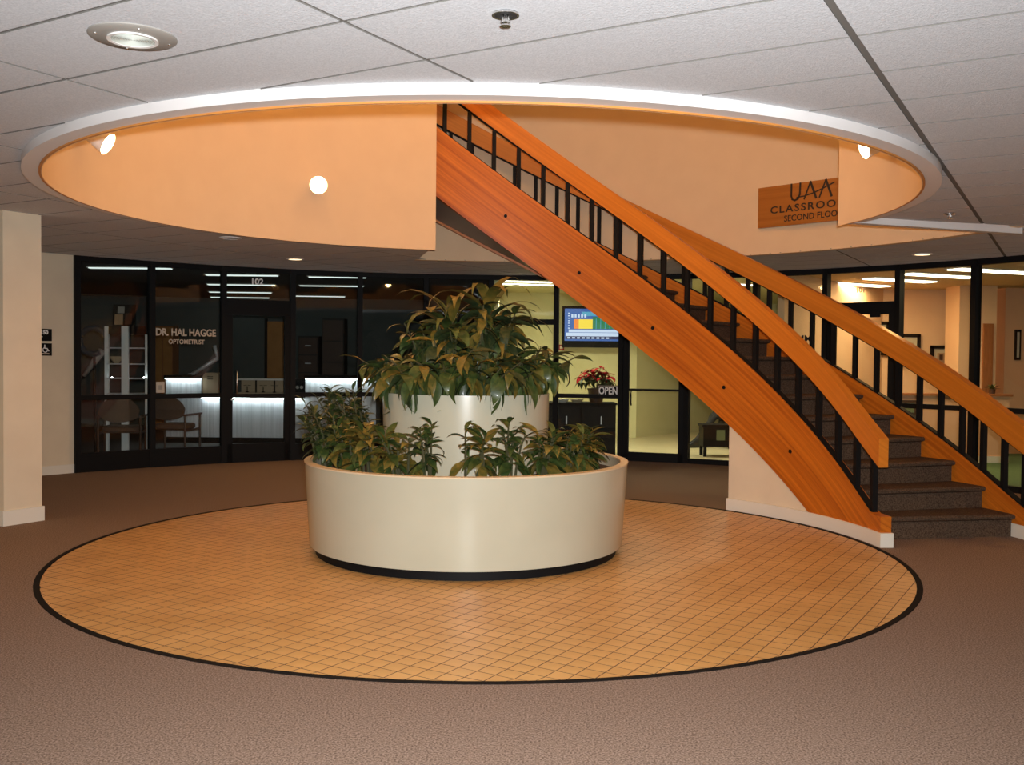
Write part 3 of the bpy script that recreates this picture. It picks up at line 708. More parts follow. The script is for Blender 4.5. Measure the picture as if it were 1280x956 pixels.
wall_seg('wall_back_gallery', [(7.55, 16.6), (5.5, 16.78)], 'gallery_wall', 'peach gallery wall with framed pictures')
wall_seg('wall_rear_gallery', [(14.5, 17.6), (7.6, 18.4)], 'gallery_wall', 'far peach wall of the gallery')
wall_seg('wall_end_gallery', [rp(RG + .1, 18), rp(15, 14)], 'gallery_wall', 'peach end wall of the gallery')
# room fixtures
def strip_light(a, b, w, m, label, group, z, energy=0, col=(1, 1, 1)):
    a, b = Vector((a.x, a.y, z)), Vector((b.x, b.y, z)); d = (b - a).normalized(); s_ = Vector((-d.y, d.x, 0)) * w / 2
    T = thing('ceiling_light', (a + b) / 2, label, 'ceiling light', group)
    MB().obox(a - s_ * 1.25 - d * .02, b - a + d * .04, s_ * 2.5, Z * .012).build('housing', 'white_plastic', T)
    MB().obox(a - s_ - Z * .012, b - a, s_ * 2, Z * .0125).build('diffuser', m, T)
    if energy:
        l = lamp('AREA', 'strip_lamp', (a + b) / 2 - Z * .02, energy, col, target=(a + b) / 2 - Z * 2, shape='RECTANGLE', size=(b - a).length, size_y=w)
        l.rotation_euler = Matrix((d, Vector((-d.y, d.x, 0)), Z)).transposed().to_euler()
for (u0, u1, v, w) in ((112, 214, 334, .10), (258, 347, 343, .10), (260, 343, 355, .10), (262, 339, 364.5, .10), (264, 336, 371, .10), (386, 457, 345.5, .07), (375, 454, 356.5, .07), (368, 431, 369.5, .07)):
    strip_light(on_z(u0, v - .0, ZC - .02), on_z(u1, v + 1, ZC - .02), w, 'fixture_dim', 'narrow fluorescent ceiling light in the dark office, ' + ('above the display tower' if u0 < 200 else 'seen through the glass around the number 102' if u0 < 300 else 'above the side counter'), 'office lights above the tower' if u0 < 200 else 'office lights by the number' if u0 < 300 else 'office lights above the side counter', ZC - .025)
for a, b in (((622, 354), (690, 356)), ((625, 350.5), (690, 352.5)), ((790, 352), (850, 354)), ((900, 354), (945, 356))):
    strip_light(on_z(*a, ZC - .02), on_z(*b, ZC - .02), .16, 'fixture_on', 'fluorescent ceiling light in the yellow waiting room', 'waiting room lights', ZC - .025, 36, (1, .93, .68))
for a, b in (((1029, 352.5), (1106, 357.5)), ((1086, 347.5), (1163, 352)), ((1132, 341.5), (1216, 346.5)), ((1193, 335.5), (1290, 341)), ((1273, 362.5), (1330, 366))):
    strip_light(on_z(*a, ZC - .02), on_z(*b, ZC - .02), .24, 'fixture_gallery', 'long fluorescent ceiling light in the gallery', 'gallery lights', ZC - .025, 46 if a[0] < 1030 else 19, (1, .70, .36))
# --- optometrist office
YC = 16.6
def counter(name, u0, u1, vt, vb, Y, label, top_t=.05, led=True):
    a, b = on_y(u0, vt, Y), on_y(u1, vt, Y); zt = (a.z + b.z) / 2; T = thing(name, ((a.x + b.x) / 2, Y + .3, 0), label, 'counter')
    MB().box((a.x, Y, .0), (b.x, Y + .55, zt - top_t)).build('front', 'steel', T)
    MB().box((a.x + .002, Y - .10, zt - top_t), (b.x - .002, Y + .6, zt)).build('top', 'black', T)
    MB().box((a.x, Y - .035, -.0), (b.x, Y, .10)).build('kick', 'black', T)
    if led:
        MB().box((a.x + .02, Y - .085, zt - top_t - .012), (b.x - .02, Y - .060, zt - top_t)).build('light_strip', 'led', T)
    w_ = .105; x = a.x + w_
    while x < b.x - .02:
        MB().box((x - .004, Y - .004, .1), (x + .004, Y, zt - top_t - .02)).build('rib', 'steel', T); x += w_
    return T, a, b, zt
counter('reception_counter', 207, 252, 469, 545, YC, 'tall metal fronted counter with glowing top edge behind the name window')
T_, a_, b_, zt_ = counter('service_counter', 252.6, 381, 493.5, 545, YC, 'low metal fronted counter with glowing edge behind the optometrist door')
counter('side_counter', 381.6, 470, 469.5, 545, YC, 'tall metal fronted counter with a glowing edge beside the black speaker')
# display shelf on low counter
T = thing('display_case', on_y(320, 494, YC + .4), 'long glass display case standing on the low metal counter', 'display case')
p0, p1 = on_y(297, 494, YC + .25), on_y(366, 494, YC + .25); p0.z = zt_ + .001; zt = on_y(320, 473, YC + .25).z
MB().box((p0.x, YC + .25, p0.z), (p1.x, YC + .5, p0.z + .03)).build('base', 'beige', T)
MB().box((p0.x, YC + .22, zt - .03), (p1.x, YC + .5, zt)).build('top', 'white_plastic', T)
for i in range(4):
    x = p0.x + (p1.x - p0.x) * i / 3; MB().box((x - .012, YC + .24, p0.z + .03), (x + .012, YC + .26, zt - .03)).build('post', 'black', T)
MB().box((p0.x, YC + .48, p0.z + .03), (p1.x, YC + .5, zt - .03)).build('back_panel', 'beige', T)
for i, u in enumerate((309, 329, 343)):
    q = on_y(u, 493, YC + .33); q.z = p0.z + .03; K = thing('eyeglass_stand', q, 'small dark eyeglass stand inside the display case', 'stand', 'eyeglass stands')
    MB().lathe([(.0, .0), (.035, .0), (.03, .012), (.008, .02), (.008, .10), (0, .11)], 12, tuple(q)).build('post', 'black', K, smooth=40)
    for s_ in (-1, 1): MB().lathe([(.022, -.003), (.03, -.003), (.03, .003), (.022, .003)], 12, (q.x + s_ * .035, q.y, q.z + .12), closed=True).build('lens_frame', 'black', K)
# beige box on the counter by the door
q0, q1 = on_y(254, 492, YC + .05), on_y(273.5, 466, YC + .05)
T = thing('beige_machine', ((q0.x + q1.x) / 2, YC + .2, zt_), 'beige office machine with dark slots on the metal counter', 'machine')
k = MB(); pr = [(q0.x, zt_), (q1.x, zt_), (q1.x, q1.z - .03), (q1.x - .03, q1.z), (q0.x + .04, q1.z), (q0.x, q1.z - .06)]
for y in (YC + .02, YC + .38):
    for x, z in pr: k.v.append((x, y, z))
k.f = [(i, (i + 1) % 6, 6 + (i + 1) % 6, 6 + i) for i in range(6)] + [(5, 4, 3, 2, 1, 0), (6, 7, 8, 9, 10, 11)]
k.build('body', 'beige', T)
for z in (.06, .10): MB().box((q0.x + .08, YC + .015, q1.z - z - .012), (q1.x - .09, YC + .021, q1.z - z)).build('slot', 'black', T)
# black speaker
q0, q1 = on_y(368.5, 493, YC + .05), on_y(381, 474, YC + .05)
T = thing('speaker', ((q0.x + q1.x) / 2, YC + .15, zt_), 'small black speaker with two round cones on the metal counter', 'speaker')
MB().box((q0.x, YC + .05, zt_), (q1.x - .02, YC + .25, q1.z)).build('cabinet', 'black', T)
for i in (0, 1): MB().tube([((q0.x + q1.x) / 2 - .04 + .07 * i, YC + .052, (zt_ + q1.z) / 2), ((q0.x + q1.x) / 2 - .04 + .07 * i, YC + .042, (zt_ + q1.z) / 2)], .028, 12).build('cone', 'grey_plastic', T)
# display tower
YT = 14.0
T = thing('display_tower', on_y(158, 566, YT), 'metal display tower with bright posts and glass shelves by the window', 'display rack')
pb = [on_y(u, 450, YT) for u in (133, 160, 183)]; zt = on_y(160, 408, YT).z
for q, dy, w in ((pb[0], 0, .055), (pb[1], -.12, .095), (pb[2], 0, .04)): MB().box((q.x - w / 2, YT + dy, 0), (q.x + w / 2, YT + dy + .04, zt)).build('post', 'post_white', T)
for v in (435, 455, 473, 492): z = on_y(160, v, YT).z; MB().box((pb[0].x + .03, YT - .06, z - .008), (pb[2].x, YT + .28, z + .008)).build('shelf', 'steel', T)
z0 = on_y(160, 418, YT).z; MB().box((pb[0].x + .05, YT - .05, z0), (pb[2].x + .02, YT + .26, zt)).build('crown', 'black', T)
MB().box((pb[0].x, YT, .0), (pb[2].x, YT + .3, .06)).build('base', 'black', T)
for v in (472,):
    for u in (140, 180): q = on_y(u, v, YT - .05); MB().lathe([(0, -.014), (.014, 0), (0, .014)], 10, tuple(q)).build('lamp', 'led', T)
q = on_y(152, 408, YT); K = thing('framed_photo', (q.x, YT + .1, zt), 'dark framed photograph standing on top of the display tower', 'picture')
wd_, ht_ = .32, on_y(152, 380, YT).z - zt
MB().obox((q.x - wd_ / 2, YT + .08, zt), (wd_, 0, 0), (0, .02, 0), (0, .03, ht_)).build('frame', 'black', K)
for (a0, a1, b0, b1, mm) in ((.08, .45, .08, .55, 'print_tan'), (.55, .85, .1, .6, 'dark_wood'), (.2, .5, .6, .9, 'grey_plastic')):
    MB().obox((q.x - wd_ / 2 + wd_ * a0, YT + .078 + .03 * b0, zt + ht_ * b0), (wd_ * (a1 - a0), 0, 0), (0, .003, 0), (0, .03 * (b1 - b0), ht_ * (b1 - b0))).build('photo_patch', mm, K)
# yellow and orange vase objects on tower
q = on_y(138, 455, YT - .02); z = on_y(160, 455, YT).z + .008
T = thing('orange_bowl', (q.x - .03, YT + .1, z), 'small orange and yellow bowl on a tower shelf', 'bowl')
MB().lathe([(0, 0), (.03, 0), (.085, .07), (.09, .10), (.08, .10), (.07, .06), (0, .02)], 18, (q.x + .03, YT + .12, z)).build('bowl', 'beige', T, smooth=40)
# blue ring graphic and grey slanted brace
YD = 14.3
q = on_y(116, 426, YD)
T = thing('ring_display', (q.x, YD, .0), 'dark blue ring shaped display stand with a slanting grey arm', 'display stand')
pts = [(q.x + .19 * math.cos(a), YD, q.z + .19 * math.sin(a)) for a in np.linspace(R(20), R(300), 18)]
MB().tube(pts, .045, 8).build('ring', 'blue_paint', T, smooth=True)
q0, q1 = on_y(105, 470, YD + .1), on_y(128, 438, YD + .1); MB().tube([q0, q1], [.03, .06], 8).build('arm', 'grey_plastic', T, smooth=True)
MB().tube([(q.x, YD + .1, 0), (q.x, YD + .05, q.z - .2)], .02, 8).build('pole', 'black', T); MB().lathe([(0, 0), (.18, 0), (.16, .03), (0, .04)], 24, (q.x, YD + .1, .006)).build('foot', 'black', T)
# slanted desk lamp
q0, q1, q2 = on_y(240, 470, YC + .3), on_y(272, 448, YC + .3), on_y(268, 432, YC + .3)
T = thing('desk_lamp', (q0.x, YC + .3, q0.z), 'grey slanting desk lamp behind the tall metal counter', 'lamp')
zc_ = on_y(230, 469, YC).z + .012
MB().lathe([(0, 0), (.07, 0), (.06, .02), (0, .025)], 18, (q0.x, YC + .3, zc_)).build('foot', 'steel', T)
MB().tube([(q0.x, YC + .3, zc_), q1], .035, 8).build('arm', 'steel', T, smooth=True); MB().tube([q1, q2], [.02, .035], 8).build('head', 'steel', T, smooth=True)
# window notice
a, b, ex, n_, wd = panel_frame(1)
q = on_y(197.5, 490, (a + ex * .15).y); o = a + ex * .055 + Z * .985 + n_ * .012
T = thing('window_notice', o, 'small pale paper notice taped to the glass beside the black post', 'notice')
MB().obox(o, ex * .11, Z * .145, n_ * .002).build('sheet', 'paper', T); MB().obox(o + ex * .03 + Z * .04 + n_ * .002, ex * .05, Z * .06, n_ * .001).build('print', 'grey_plastic', T)
# rear wall features: lit wooden door and cabinets
q0, q1 = on_y(334, 500, 20.95), on_y(361, 402, 20.95)
T = struct(thing('door_5', (q0.x, 20.95, 0), '', ''), 'orange wooden door in the rear wall of the optometrist office', 'door')
MB().box((q0.x, 20.95, 0), (q1.x, 20.99, q1.z)).build('leaf', 'orange_door', T); MB().box((q0.x - .06, 20.94, 0), (q0.x, 20.99, q1.z + .06)).build('frame', 'black', T); MB().box((q1.x, 20.94, 0), (q1.x + .06, 20.99, q1.z + .06)).build('frame', 'black', T)
MB().lathe([(0, -.03), (.03, 0), (0, .03)], 10, (q1.x - .1, 20.92, 1.0)).build('knob', 'chrome', T)
q0, q1 = on_y(198, 500, 20.9), on_y(222, 408, 20.9)
T = thing('tall_cabinet', (q0.x, 20.8, 0), 'tall orange brown cabinet against the rear office wall', 'cabinet')
MB().box((q0.x, 20.6, 0), (q1.x, 20.98, q1.z)).build('body', 'wood_panel', T)
for i in (0, 1):
    x0 = q0.x + (q1.x - q0.x) * i / 2; d_ = MB().box((x0 + .01, 20.585, .05), (x0 + (q1.x - q0.x) / 2 - .01, 20.6, q1.z - .03)).build('door', 'orange_door', T); d_['label'] = 'flat orange cabinet door'
# chest of dark drawers behind side counter
for nm, u0, u1, v0, lab in (('file_cabinet', 372, 398, 420, 'dark file cabinet behind the side counter'), ('bookcase', 402, 430, 398, 'tall dark bookcase behind the side counter')):
    q0, q1 = on_y(u0, 500, 20.0), on_y(u1, v0, 20.0); T = thing(nm, ((q0.x + q1.x) / 2, 20.2, 0), lab, 'cabinet' if nm[0] == 'f' else 'bookcase')
    MB().box((q0.x, 20.03, 0), (q1.x, 20.45, q1.z)).build('body', 'dark_hole', T)
    nrow = 5
    for i in range(nrow):
        z0 = .08 + (q1.z - .1) * i / nrow; z1 = .06 + (q1.z - .1) * (i + 1) / nrow
        d_ = MB().box((q0.x + .02, 20.0, z0), (q1.x - .02, 20.03, z1)).build('drawer' if nm[0] == 'f' else 'shelf_panel', 'dark_wood', T)
        if nm[0] == 'f': MB().box(((q0.x + q1.x) / 2 - .06, 19.985, (z0 + z1) / 2), ((q0.x + q1.x) / 2 + .06, 20.0, (z0 + z1) / 2 + .02)).build('handle', 'steel', d_)
# guest chairs (backs to the window)
def guest_chair(p, rz, label):
    T = thing('guest_chair', p, label, 'chair', 'guest chairs at the optometrist window'); M = Matrix.Translation(p) @ Matrix.Rotation(rz, 4, 'Z')
    def bld(k, nm, m, smooth=None): k.v = [tuple(M @ Vector(v)) for v in k.v]; return k.build(nm, m, T, smooth=smooth)
    k = MB(); n = 20
    for z, sx in ((.42, .9), (.44, 1.0), (.48, 1.0), (.50, .9)):
        for i in range(n): a = 6.283 * i / n; k.v.append((.255 * sx * math.copysign(abs(math.cos(a)) ** .6, math.cos(a)), .24 * sx * math.copysign(abs(math.sin(a)) ** .6, math.sin(a)), z))
    for j in range(3):
        for i in range(n): k.f.append((j * n + i, j * n + (i + 1) % n, (j + 1) * n + (i + 1) % n, (j + 1) * n + i))
    k.f += [tuple(range(n))[::-1], tuple(range(3 * n, 4 * n))]; bld(k, 'seat', 'chair_fabric', 40)
    k = MB(); N2 = 24   # rounded back: flat bottom, domed top, curved in plan
    out = [(.27 * math.cos(a) * (1 if math.sin(a) > 0 else .92), (.25 if math.sin(a) > 0 else .10) * math.sin(a)) for a in [6.283 * i / N2 for i in range(N2)]]
    for off in (-.02, .02):
        for x, z in out: k.v.append((x, -.25 + off + .5 * x * x - .10 * (z + .1), .66 + z))
        k.v.append((0, -.25 + off * 1.6, .66))
    for i in range(N2):
        j = (i + 1) % N2; k.f += [(i, j, N2), (N2 + 1 + j, N2 + 1 + i, 2 * N2 + 1), (i, N2 + 1 + i, N2 + 1 + j, j)]
    bld(k, 'backrest', 'chair_fabric', 50)
    for sx in (-1, 1):
        bld(MB().tube([(sx * .27, -.24, 0), (sx * .27, -.24, .62)], .016, 8), 'leg', 'dark_wood'); bld(MB().tube([(sx * .27, .22, 0), (sx * .27, .22, .62)], .016, 8), 'leg', 'dark_wood')
        bld(MB().box((sx * .27 - .022, -.26, .62), (sx * .27 + .022, .26, .645)), 'armrest', 'dark_wood')
        bld(MB().box((sx * .27 - .012, -.22, .40), (sx * .27 + .012, .22, .43)), 'side_rail', 'dark_wood')
    bld(MB().box((-.27, -.05, .40), (.27, .05, .425)), 'seat_rail', 'dark_wood')
guest_chair(Vector((on_y(219, 540, 14.15).x, 14.15, .006)), R(-8), 'round backed guest chair in front of the metal counter')
guest_chair(Vector((on_y(153, 540, 13.55).x, 13.55, .006)), R(12), 'round backed guest chair in front of the display tower')

# --- waiting room
q0, q1 = on_y(702.5, 434, 18.15), on_y(784, 383, 18.15)
TV = thing('television', ((q0.x + q1.x) / 2, 18.25, q0.z), 'flat black television showing a colourful news chart on the yellow wall', 'television')
w_, h_ = q1.x - q0.x, q1.z - q0.z
MB().box((q0.x, 18.16, q0.z), (q1.x, 18.24, q1.z)).build('casing', 'black', TV)
MB().box((q0.x + w_ * .4, 18.24, q0.z + h_ * .3), (q0.x + w_ * .6, 18.36, q0.z + h_ * .6)).build('wall_bracket', 'black', TV)
S_ = MB().box((q0.x + .045, 18.155, q0.z + .12), (q1.x - .045, 18.16, q1.z - .05)).build('screen', 'tv_blue', TV); yy = 18.1545
def tvq(x0, x1, z0, z1, m, d=0): MB().box((q0.x + w_ * x0, 18.153 - d, q0.z + h_ * z0), (q0.x + w_ * x1, 18.1555, q0.z + h_ * z1)).build('graphic', m, S_)
tvq(.05, .96, .20, .27, 'tv_navy'); tvq(.06, .96, .27, .355, 'tv_white'); tvq(.10, .90, .365, .43, 'tv_white')
tvq(.18, .255, .45, .68, 'tv_orange'); tvq(.255, .47, .45, .68, 'tv_yellow'); tvq(.47, .96, .45, .74, 'tv_green'); tvq(.30, .96, .76, .86, 'tv_sky')
for i in range(7): tvq(.09, .115, .45 + .06 * i, .475 + .06 * i, 'tv_white', .001)
for i in range(6): tvq(.52 + .07 * i, .528 + .07 * i, .45, .70, 'tv_sky', .001)
for i in range(9): tvq(.08 + .075 * i, .125 + .075 * i, .212, .248, 'tv_white', .001)
for i in range(5): tvq(.14 + .05 * i, .17 + .05 * i, .72, .80, 'tv_white', .001)
# black console desk with poinsettia
YD = 15.05
q0, q1 = on_y(683, 503, YD), on_y(770, 503, YD); zt = q0.z
T = thing('console', ((q0.x + q1.x) / 2, YD + .25, 0), 'low black cabinet behind the window holding a poinsettia', 'cabinet')
MB().box((q0.x, YD, .006), (q1.x, YD + .5, zt - .03)).build('body', 'black', T); MB().box((q0.x - .02, YD - .02, zt - .03), (q1.x + .02, YD + .52, zt)).build('top', 'black', T)
for i in range(2):
    xa = q0.x + (q1.x - q0.x) * i / 2
    d_ = MB().box((xa + .02, YD - .015, .10), (xa + (q1.x - q0.x) / 2 - .02, YD, zt - .06)).build('door', 'black_leather', T)
    MB().box((xa + .3, YD - .03, zt * .6), (xa + .32, YD - .015, zt * .75)).build('handle', 'steel', d_)
q = on_y(745, 503, YD + .2); base = Vector((q.x, YD + .2, zt))
T = thing('poinsettia', base, 'red poinsettia in a dark pot on the black cabinet', 'plant')
MB().lathe([(0, 0), (.10, 0), (.13, .20), (.14, .20), (.14, .22), (.12, .22), (.115, .18), (0, .18)], 20, tuple(base)).build('pot', 'dark_wood', T, smooth=40)
LEAF['red'] = [leaf_mesh('bract', .22, .8, .3, 'red_bract', .01), leaf_mesh('bract', .25, .5, .3, 'red_bract', .01)]
for i in range(12):
    a = i * 2.4; rr = .06 + .20 * math.sqrt(i / 12); tp = base + Vector((rr * math.cos(a), rr * math.sin(a) * .7, .34 + .20 * (1 - (rr / .27) ** 2)))
    MB().tube([base + Z * .18, base.lerp(tp, .6) + Z * .05, tp], [.006, .005, .004], 6).build('stem', 'stem', T)
    for j in range(5):
        o = put_leaf(T, tp, a + j * 1.2566, R(RG_.uniform(-30, 30)), 0, RG_.uniform(.13, .19), RG_.choice(LEAF['red'])); o.name = 'bract'
    for j in range(5): put_leaf(T, tp - Z * .08, a + .5 + j * 1.2566, R(RG_.uniform(-35, -5)), 0, RG_.uniform(.14, .19), RG_.choice(LEAF['leaf_dark']))
for u, lab, mm in ((703, 'white', 'white_plastic'), (721, 'cream', 'mat_board')):
    q = on_y(u, 503, YD + .15); K = thing('shallow_dish', (q.x, YD + .15, zt), 'small %s dish on the black cabinet' % lab, 'dish')
    MB().lathe([(0, 0), (.06, 0), (.11, .05), (.10, .055), (.055, .012), (0, .012)], 20, (q.x, YD + .15, zt)).build('dish', mm, K, smooth=40)
a, b, ex, n_, wd = panel_frame(7)
d = ray(760.5, 488.5); tpar = a.dot(n_) / Vector((d.x, d.y, 0)).dot(n_); P = d * tpar + Z * HC; hw, hh = 12.6 / F * tpar, 7.0 / F * tpar; P = P + n_ * .02
T = thing('open_sign', P - Z * hh, 'black OPEN sign with white letters hanging inside the glass', 'sign')
MB().obox(P - ex * hw - Z * hh, ex * 2 * hw, Z * 2 * hh, n_ * .012).build('board', 'black', T)
place_text('lettering', text_mesh('OPEN', hh * 1.85, 'letter_white', 'lettering', bold=.004, width=.70), T, P + n_ * .014, ex, n_)
strip([(-hw * .96, hh * .9), (hw * .96, hh * .9), (hw * .96, -hh * .9), (-hw * .96, -hh * .9), (-hw * .96, hh * .9)], .008, P + n_ * .012, ex, Z, n_).build('border', 'letter_tan', T)
q = on_y(704, 434, 18.2); T = thing('wall_alarm', (q.x - .05, 18.2, q.z - .02), 'small red alarm box on the yellow wall below the television corner', 'alarm')
MB().box((q.x - .08, 18.24, q.z - .05), (q.x + .02, 18.30, q.z + .05)).build('box', 'red_bract', T); MB().box((q.x - .06, 18.235, q.z - .03), (q.x, 18.24, q.z + .03)).build('face', 'paper', T)
# armchair
def armchair(p, rz, label):
    T = thing('armchair', p, label, 'chair'); M = Matrix.Translation(p) @ Matrix.Rotation(rz, 4, 'Z')
    def bld(k, nm, m, smooth=None):
        k.v = [tuple(M @ Vector(v)) for v in k.v]; o = k.build(nm, m, T, smooth=smooth); md = o.modifiers.new('bevel', 'BEVEL'); md.width = .02; md.segments = 2; return o
    bld(MB().box((-.31, -.30, .16), (.31, .30, .34)), 'seat_base', 'black_leather'); bld(MB().box((-.25, -.28, .34), (.25, .30, .44)), 'seat_cushion', 'black_leather')
    bld(MB().obox((-.31, -.34, .16), (.62, 0, 0), (0, .14, 0), (0, -.10, .66)), 'backrest', 'black_leather')
    for sx in (-1, 1): bld(MB().box((sx * .32 - .06, -.32, .14), (sx * .32 + .06, .30, .60)), 'armrest', 'black_leather')
    for sx in (-1, 1):
        for sy in (-.26, .24): bld(MB().box((sx * .30 - .025, sy - .025, 0), (sx * .30 + .025, sy + .025, .16)), 'leg', 'black')
    return T
pc = on_z(893, 560, 0); pc = Vector((pc.x + .45, pc.y + .1, .006))
armchair(pc, R(90), 'black leather armchair with the seated person in the waiting room')
pt = on_z(897, 570, 0); pt.z = .006
T = thing('side_table', pt, 'low black side table with a pale square card by the window', 'table')
MB().box((pt.x - .28, pt.y - .2, .46), (pt.x + .34, pt.y + .2, .50)).build('top', 'black', T); MB().box((pt.x - .26, pt.y - .18, .16), (pt.x + .32, pt.y + .18, .46)).build('apron', 'black', T)
for sx in (-.25, .27):
    for sy in (-.17, .13): MB().box((pt.x + sx, pt.y + sy, 0), (pt.x + sx + .045, pt.y + sy + .045, .16)).build('leg', 'black', T)
MB().box((pt.x - .06, pt.y - .184, .26), (pt.x + .07, pt.y - .18, .42)).build('card', 'print_green', T)
# seated person: one continuous skinned body, legs stretched forward (towards -x)
def person():
    sx = pc.x; y0 = pc.y; 
    T = thing('person', (sx - .2, y0, .006), 'person in dark clothes and black shoes sitting with one leg stretched out', 'person')
    hip = Vector((sx + .02, y0, .54)); V = []; E_ = []; Rr = []
    def v(p, r): V.append(tuple(p)); Rr.append(r); return len(V) - 1
    def e(a, b): E_.append((a, b)); return b
    pel = v(hip, .135); ab = e(pel, v(hip + Vector((.08, 0, .20)), .125)); ch = e(ab, v(hip + Vector((.12, 0, .42)), .145)); nk = e(ch, v(hip + Vector((.10, 0, .56)), .06)); jaw = e(nk, v(hip + Vector((.07, 0, .66)), .075)); hd = e(jaw, v(hip + Vector((.07, 0, .77)), .095)); e(hd, v(hip + Vector((.08, 0, .84)), .06)); e(jaw, v(hip + Vector((-.035, 0, .695)), .022))
    for s_ in (-1, 1):
        hj = e(pel, v(hip + Vector((-.04, s_ * .10, -.01)), .095))
        kn = hip + Vector((-.46, s_ * .12, .02)); an_ = (hip + Vector((-.80 if s_ < 0 else -.60, s_ * .12, -.44)))
        th = e(hj, v((hip + Vector((-.25, s_ * .11, .0))), .082)); k_ = e(th, v(kn, .062)); cf = e(k_, v(kn.lerp(an_, .4), .058)); an2 = e(cf, v(an_, .040)); e(an2, v(an_ + Vector((.04, 0, -.045)), .038)); e(an2, v(an_ + Vector((-.16, 0, -.06)), .034))
        sh = e(ch, v(hip + Vector((.11, s_ * .19, .47)), .065)); el = e(sh, v(hip + Vector((.05, s_ * .24, .22)), .046)); wr = e(el, v(hip + Vector((-.18, s_ * .15, .13)), .030)); pm = e(wr, v(hip + Vector((-.25, s_ * .13, .125)), .034))
        for fi in range(4):
            f1 = e(pm, v(hip + Vector((-.31, s_ * (.105 + .018 * fi), .125)), .010)); e(f1, v(hip + Vector((-.345 + .006 * abs(fi - 1), s_ * (.105 + .018 * fi), .105)), .009))
        e(wr, v(hip + Vector((-.25, s_ * .08, .135)), .010))
    me = bpy.data.meshes.new('body'); me.from_pydata(V, E_, []); o = link('body', me, T)
    md = o.modifiers.new('skin', 'SKIN'); 
    sk = me.skin_vertices[0].data if me.skin_vertices else None
    if sk is None:
        me.update(); import bmesh
        bm = bmesh.new(); bm.from_mesh(me); ly = bm.verts.layers.skin.verify(); bm.verts.ensure_lookup_table()
        for i, w in enumerate(bm.verts): w[ly].radius = (Rr[i], Rr[i]); w[ly].use_root = (i == 0)
        bm.to_mesh(me); bm.free()
    else:
        for i, q in enumerate(sk): q.radius = (Rr[i], Rr[i]); q.use_root = (i == 0)
    sb = o.modifiers.new('sub', 'SUBSURF'); sb.levels = 2; sb.render_levels = 2
    m = bpy.data.materials.new('person_body'); m.use_nodes = True; nt = m.node_tree; b = nt.nodes['Principled BSDF']
    tc = nt.nodes.new('ShaderNodeTexCoord'); sp = nt.nodes.new('ShaderNodeSeparateXYZ'); nt.links.new(tc.outputs['Object'], sp.inputs[0])
    cr = nt.nodes.new('ShaderNodeMath'); cr.operation = 'GREATER_THAN'; cr.inputs[1].default_value = hip.z + .53; nt.links.new(sp.outputs['Z'], cr.inputs[0])
    mx = nt.nodes.new('ShaderNodeMix'); mx.data_type = 'RGBA'; nt.links.new(cr.outputs[0], mx.inputs[0]); mx.inputs[6].default_value = (.015, .014, .016, 1); mx.inputs[7].default_value = (.55, .30, .19, 1); nt.links.new(mx.outputs[2], b.inputs['Base Color']); b.inputs['Roughness'].default_value = .8
    me.materials.append(m)
    for s_ in (-1, 1):
        an_ = hip + Vector((-.80 if s_ < 0 else -.60, s_ * .12, -.44)); k = MB(); nn = 14
        prof = [(.075, .035, .045), (.04, .045, .075), (-.02, .044, .070), (-.09, .046, .045), (-.16, .043, .032), (-.20, .03, .022), (-.215, .012, .012)]
        zb = .006
        for dx, hw, hz in prof:
            for i in range(nn): a = 6.283 * i / nn; k.v.append((an_.x + dx, an_.y + hw * math.cos(a), max(zb + .001, zb + hz + hz * math.sin(a) * 1.0 + (.0))))
        for j in range(len(prof) - 1):
            for i in range(nn): k.f.append((j * nn + i, j * nn + (i + 1) % nn, (j + 1) * nn + (i + 1) % nn, (j + 1) * nn + i))
        k.f += [tuple(range(nn))[::-1], tuple(range((len(prof) - 1) * nn, len(prof) * nn))]
        k.build('shoe', 'shoe', T, smooth=60)
    k = MB(); c = hip + Vector((.085, 0, .775))
    k.lathe([(.0, .105), (.06, .095), (.095, .05), (.105, .0), (.095, -.05)], 18, tuple(c)); k.build('hair', 'dark_wood', T, smooth=True)
    for s_ in (-1, 1): MB().lathe([(0, -.010), (.010, 0), (0, .010)], 8, tuple(hip + Vector((-.02, s_ * .035, .755)))).build('eye', 'white_plastic', T)
person()
# --- gallery
def picture(name, u0, v0, u1, v1, Y, label, mm, slope=0.0):
    for _ in (0, 1): Y = 16.6 + (7.55 - on_y((u0 + u1) / 2, v0, Y).x) * .0878 - .045
    q0, q1 = on_y(u0, v1, Y), on_y(u1, v0, Y); T = thing('framed_picture', ((q0.x + q1.x) / 2, Y, q0.z), label, 'picture')
    w, h = q1.x - q0.x, q1.z - q0.z; f = .055
    MB().box((q0.x, Y, q0.z), (q1.x, Y + .02, q1.z)).build('mat', 'mat_board', T)
    for a, b in (((q0.x, q0.z), (q1.x, q0.z + f)), ((q0.x, q1.z - f), (q1.x, q1.z)), ((q0.x, q0.z), (q0.x + f, q1.z)), ((q1.x - f, q0.z), (q1.x, q1.z))):
        MB().box((a[0], Y - .025, a[1]), (b[0], Y + .02, b[1])).build('frame_side', 'black', T)
    MB().box((q0.x + w * .32, Y - .004, q0.z + h * .3), (q1.x - w * .32, Y, q1.z - h * .3)).build('print', mm, T)
    MB().box((q0.x + w * .42, Y - .007, q0.z + h * .42), (q1.x - w * .42, Y - .004, q1.z - h * .36)).build('figure', 'dark_wood' if mm != 'dark_wood' else 'print_tan', T)
YG = 16.55
picture('p', 1036, 411, 1066, 432, 16.68, 'small dark framed landscape behind the gallery door glass', 'print_green')
picture('p', 1080, 402, 1112, 444, 16.65, 'large dark framed picture hanging beside the door edge in the gallery', 'print_green')
picture('p', 1122, 417.5, 1150.5, 455, 16.6, 'wide framed tan picture partly behind the handrail', 'print_tan')
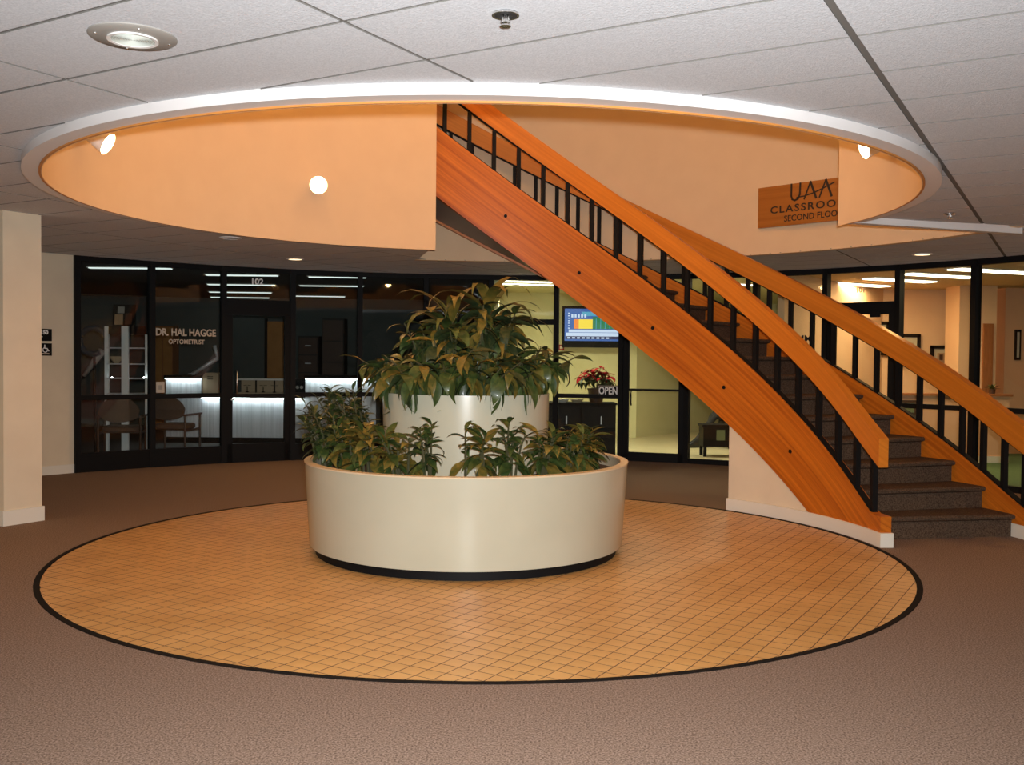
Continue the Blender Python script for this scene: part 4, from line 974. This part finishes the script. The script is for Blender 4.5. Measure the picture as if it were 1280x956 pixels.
picture('p', 1162.5, 432, 1190, 463, 16.55, 'framed botanical picture with pale mat beside the black post', 'print_tan')
# wood panel column
q0, q1 = on_y(1197, 500, 15.6), on_y(1247, 350, 15.6)
struct(MB().box((q0.x, 15.6, 0), (q1.x, 16.1, ZC)).build('wall_pier_gallery', 'gallery_wall'), 'peach pier in the gallery carrying a wood panel', 'pier')
q0, q1 = on_y(1227.5, 500, 15.57), on_y(1242, 404.5, 15.57)
T = thing('wood_panel', (q0.x, 15.57, q0.z), 'narrow vertical brown wood panel on the gallery pier', 'panel')
MB().box((q0.x, 15.56, q0.z), (q1.x, 15.6, q1.z)).build('board', 'wood_panel', T)
q0, q1 = on_y(1268.5, 450, 16.0), on_y(1273, 412, 16.0)
T = thing('slim_picture', (q0.x, 16.0, q0.z), 'slim dark framed picture at the far end of the gallery', 'picture')
MB().box((q0.x, 16.0, q0.z), (q1.x + .05, 16.03, q1.z)).build('frame', 'black', T); MB().box((q0.x + .03, 15.995, q0.z + .04), (q1.x + .02, 16.0, q1.z - .04)).build('print', 'paper', T)
q0, q1 = on_y(1252, 600, 16.04), on_y(1300, 350, 16.04)
struct(MB().box((q0.x, 16.04, 0), (q1.x, 16.4, ZC)).build('wall_return_gallery', 'gallery_half'), 'darker peach wall end in the gallery', 'wall')
# knee wall with ledge
YK = 14.55
q0, q1 = on_y(1120, 494, YK), on_y(1262, 494, YK)
kw_ = struct(MB().box((q0.x, YK, 0), (q1.x, YK + .14, q0.z)).build('wall_knee_gallery', 'gallery_half'), 'low peach knee wall inside the gallery', 'wall')
MB().box((q0.x - .03, YK - .05, q0.z), (q1.x + .03, YK + .19, q0.z + .035)).build('ledge', 'wood_panel', kw_); MB().box((q0.x, YK - .015, 0), (q1.x, YK, .10)).build('baseboard', 'base_white', kw_)
q = on_y(1133, 510, YK); T = thing('leaflet_box', (q.x, YK - .05, q.z - .12), 'dark leaflet box hung on the peach knee wall', 'box')
MB().box((q.x - .12, YK - .08, q.z - .14), (q.x + .14, YK - .0, q.z + .12)).build('box', 'dark_wood', T); MB().box((q.x - .07, YK - .086, q.z - .06), (q.x + .08, YK - .08, q.z + .08)).build('leaflet', 'print_green', T)
# small plant and glass ornament on ledges
zl = q0.z + .035
q = on_y(1240, 492, YK + .07); base = Vector((q.x, YK + .07, zl))
T = thing('small_potted_plant', base, 'tiny spiky potted plant on the knee wall ledge', 'plant')
MB().lathe([(0, 0), (.04, 0), (.05, .07), (.04, .07), (0, .06)], 14, tuple(base)).build('pot', 'dark_wood', T, smooth=40)
for j in range(9): put_leaf(T, base + Z * .06, j * 2.4, R(20 + 5 * j), 0, .13, LEAF['leaf'][2])
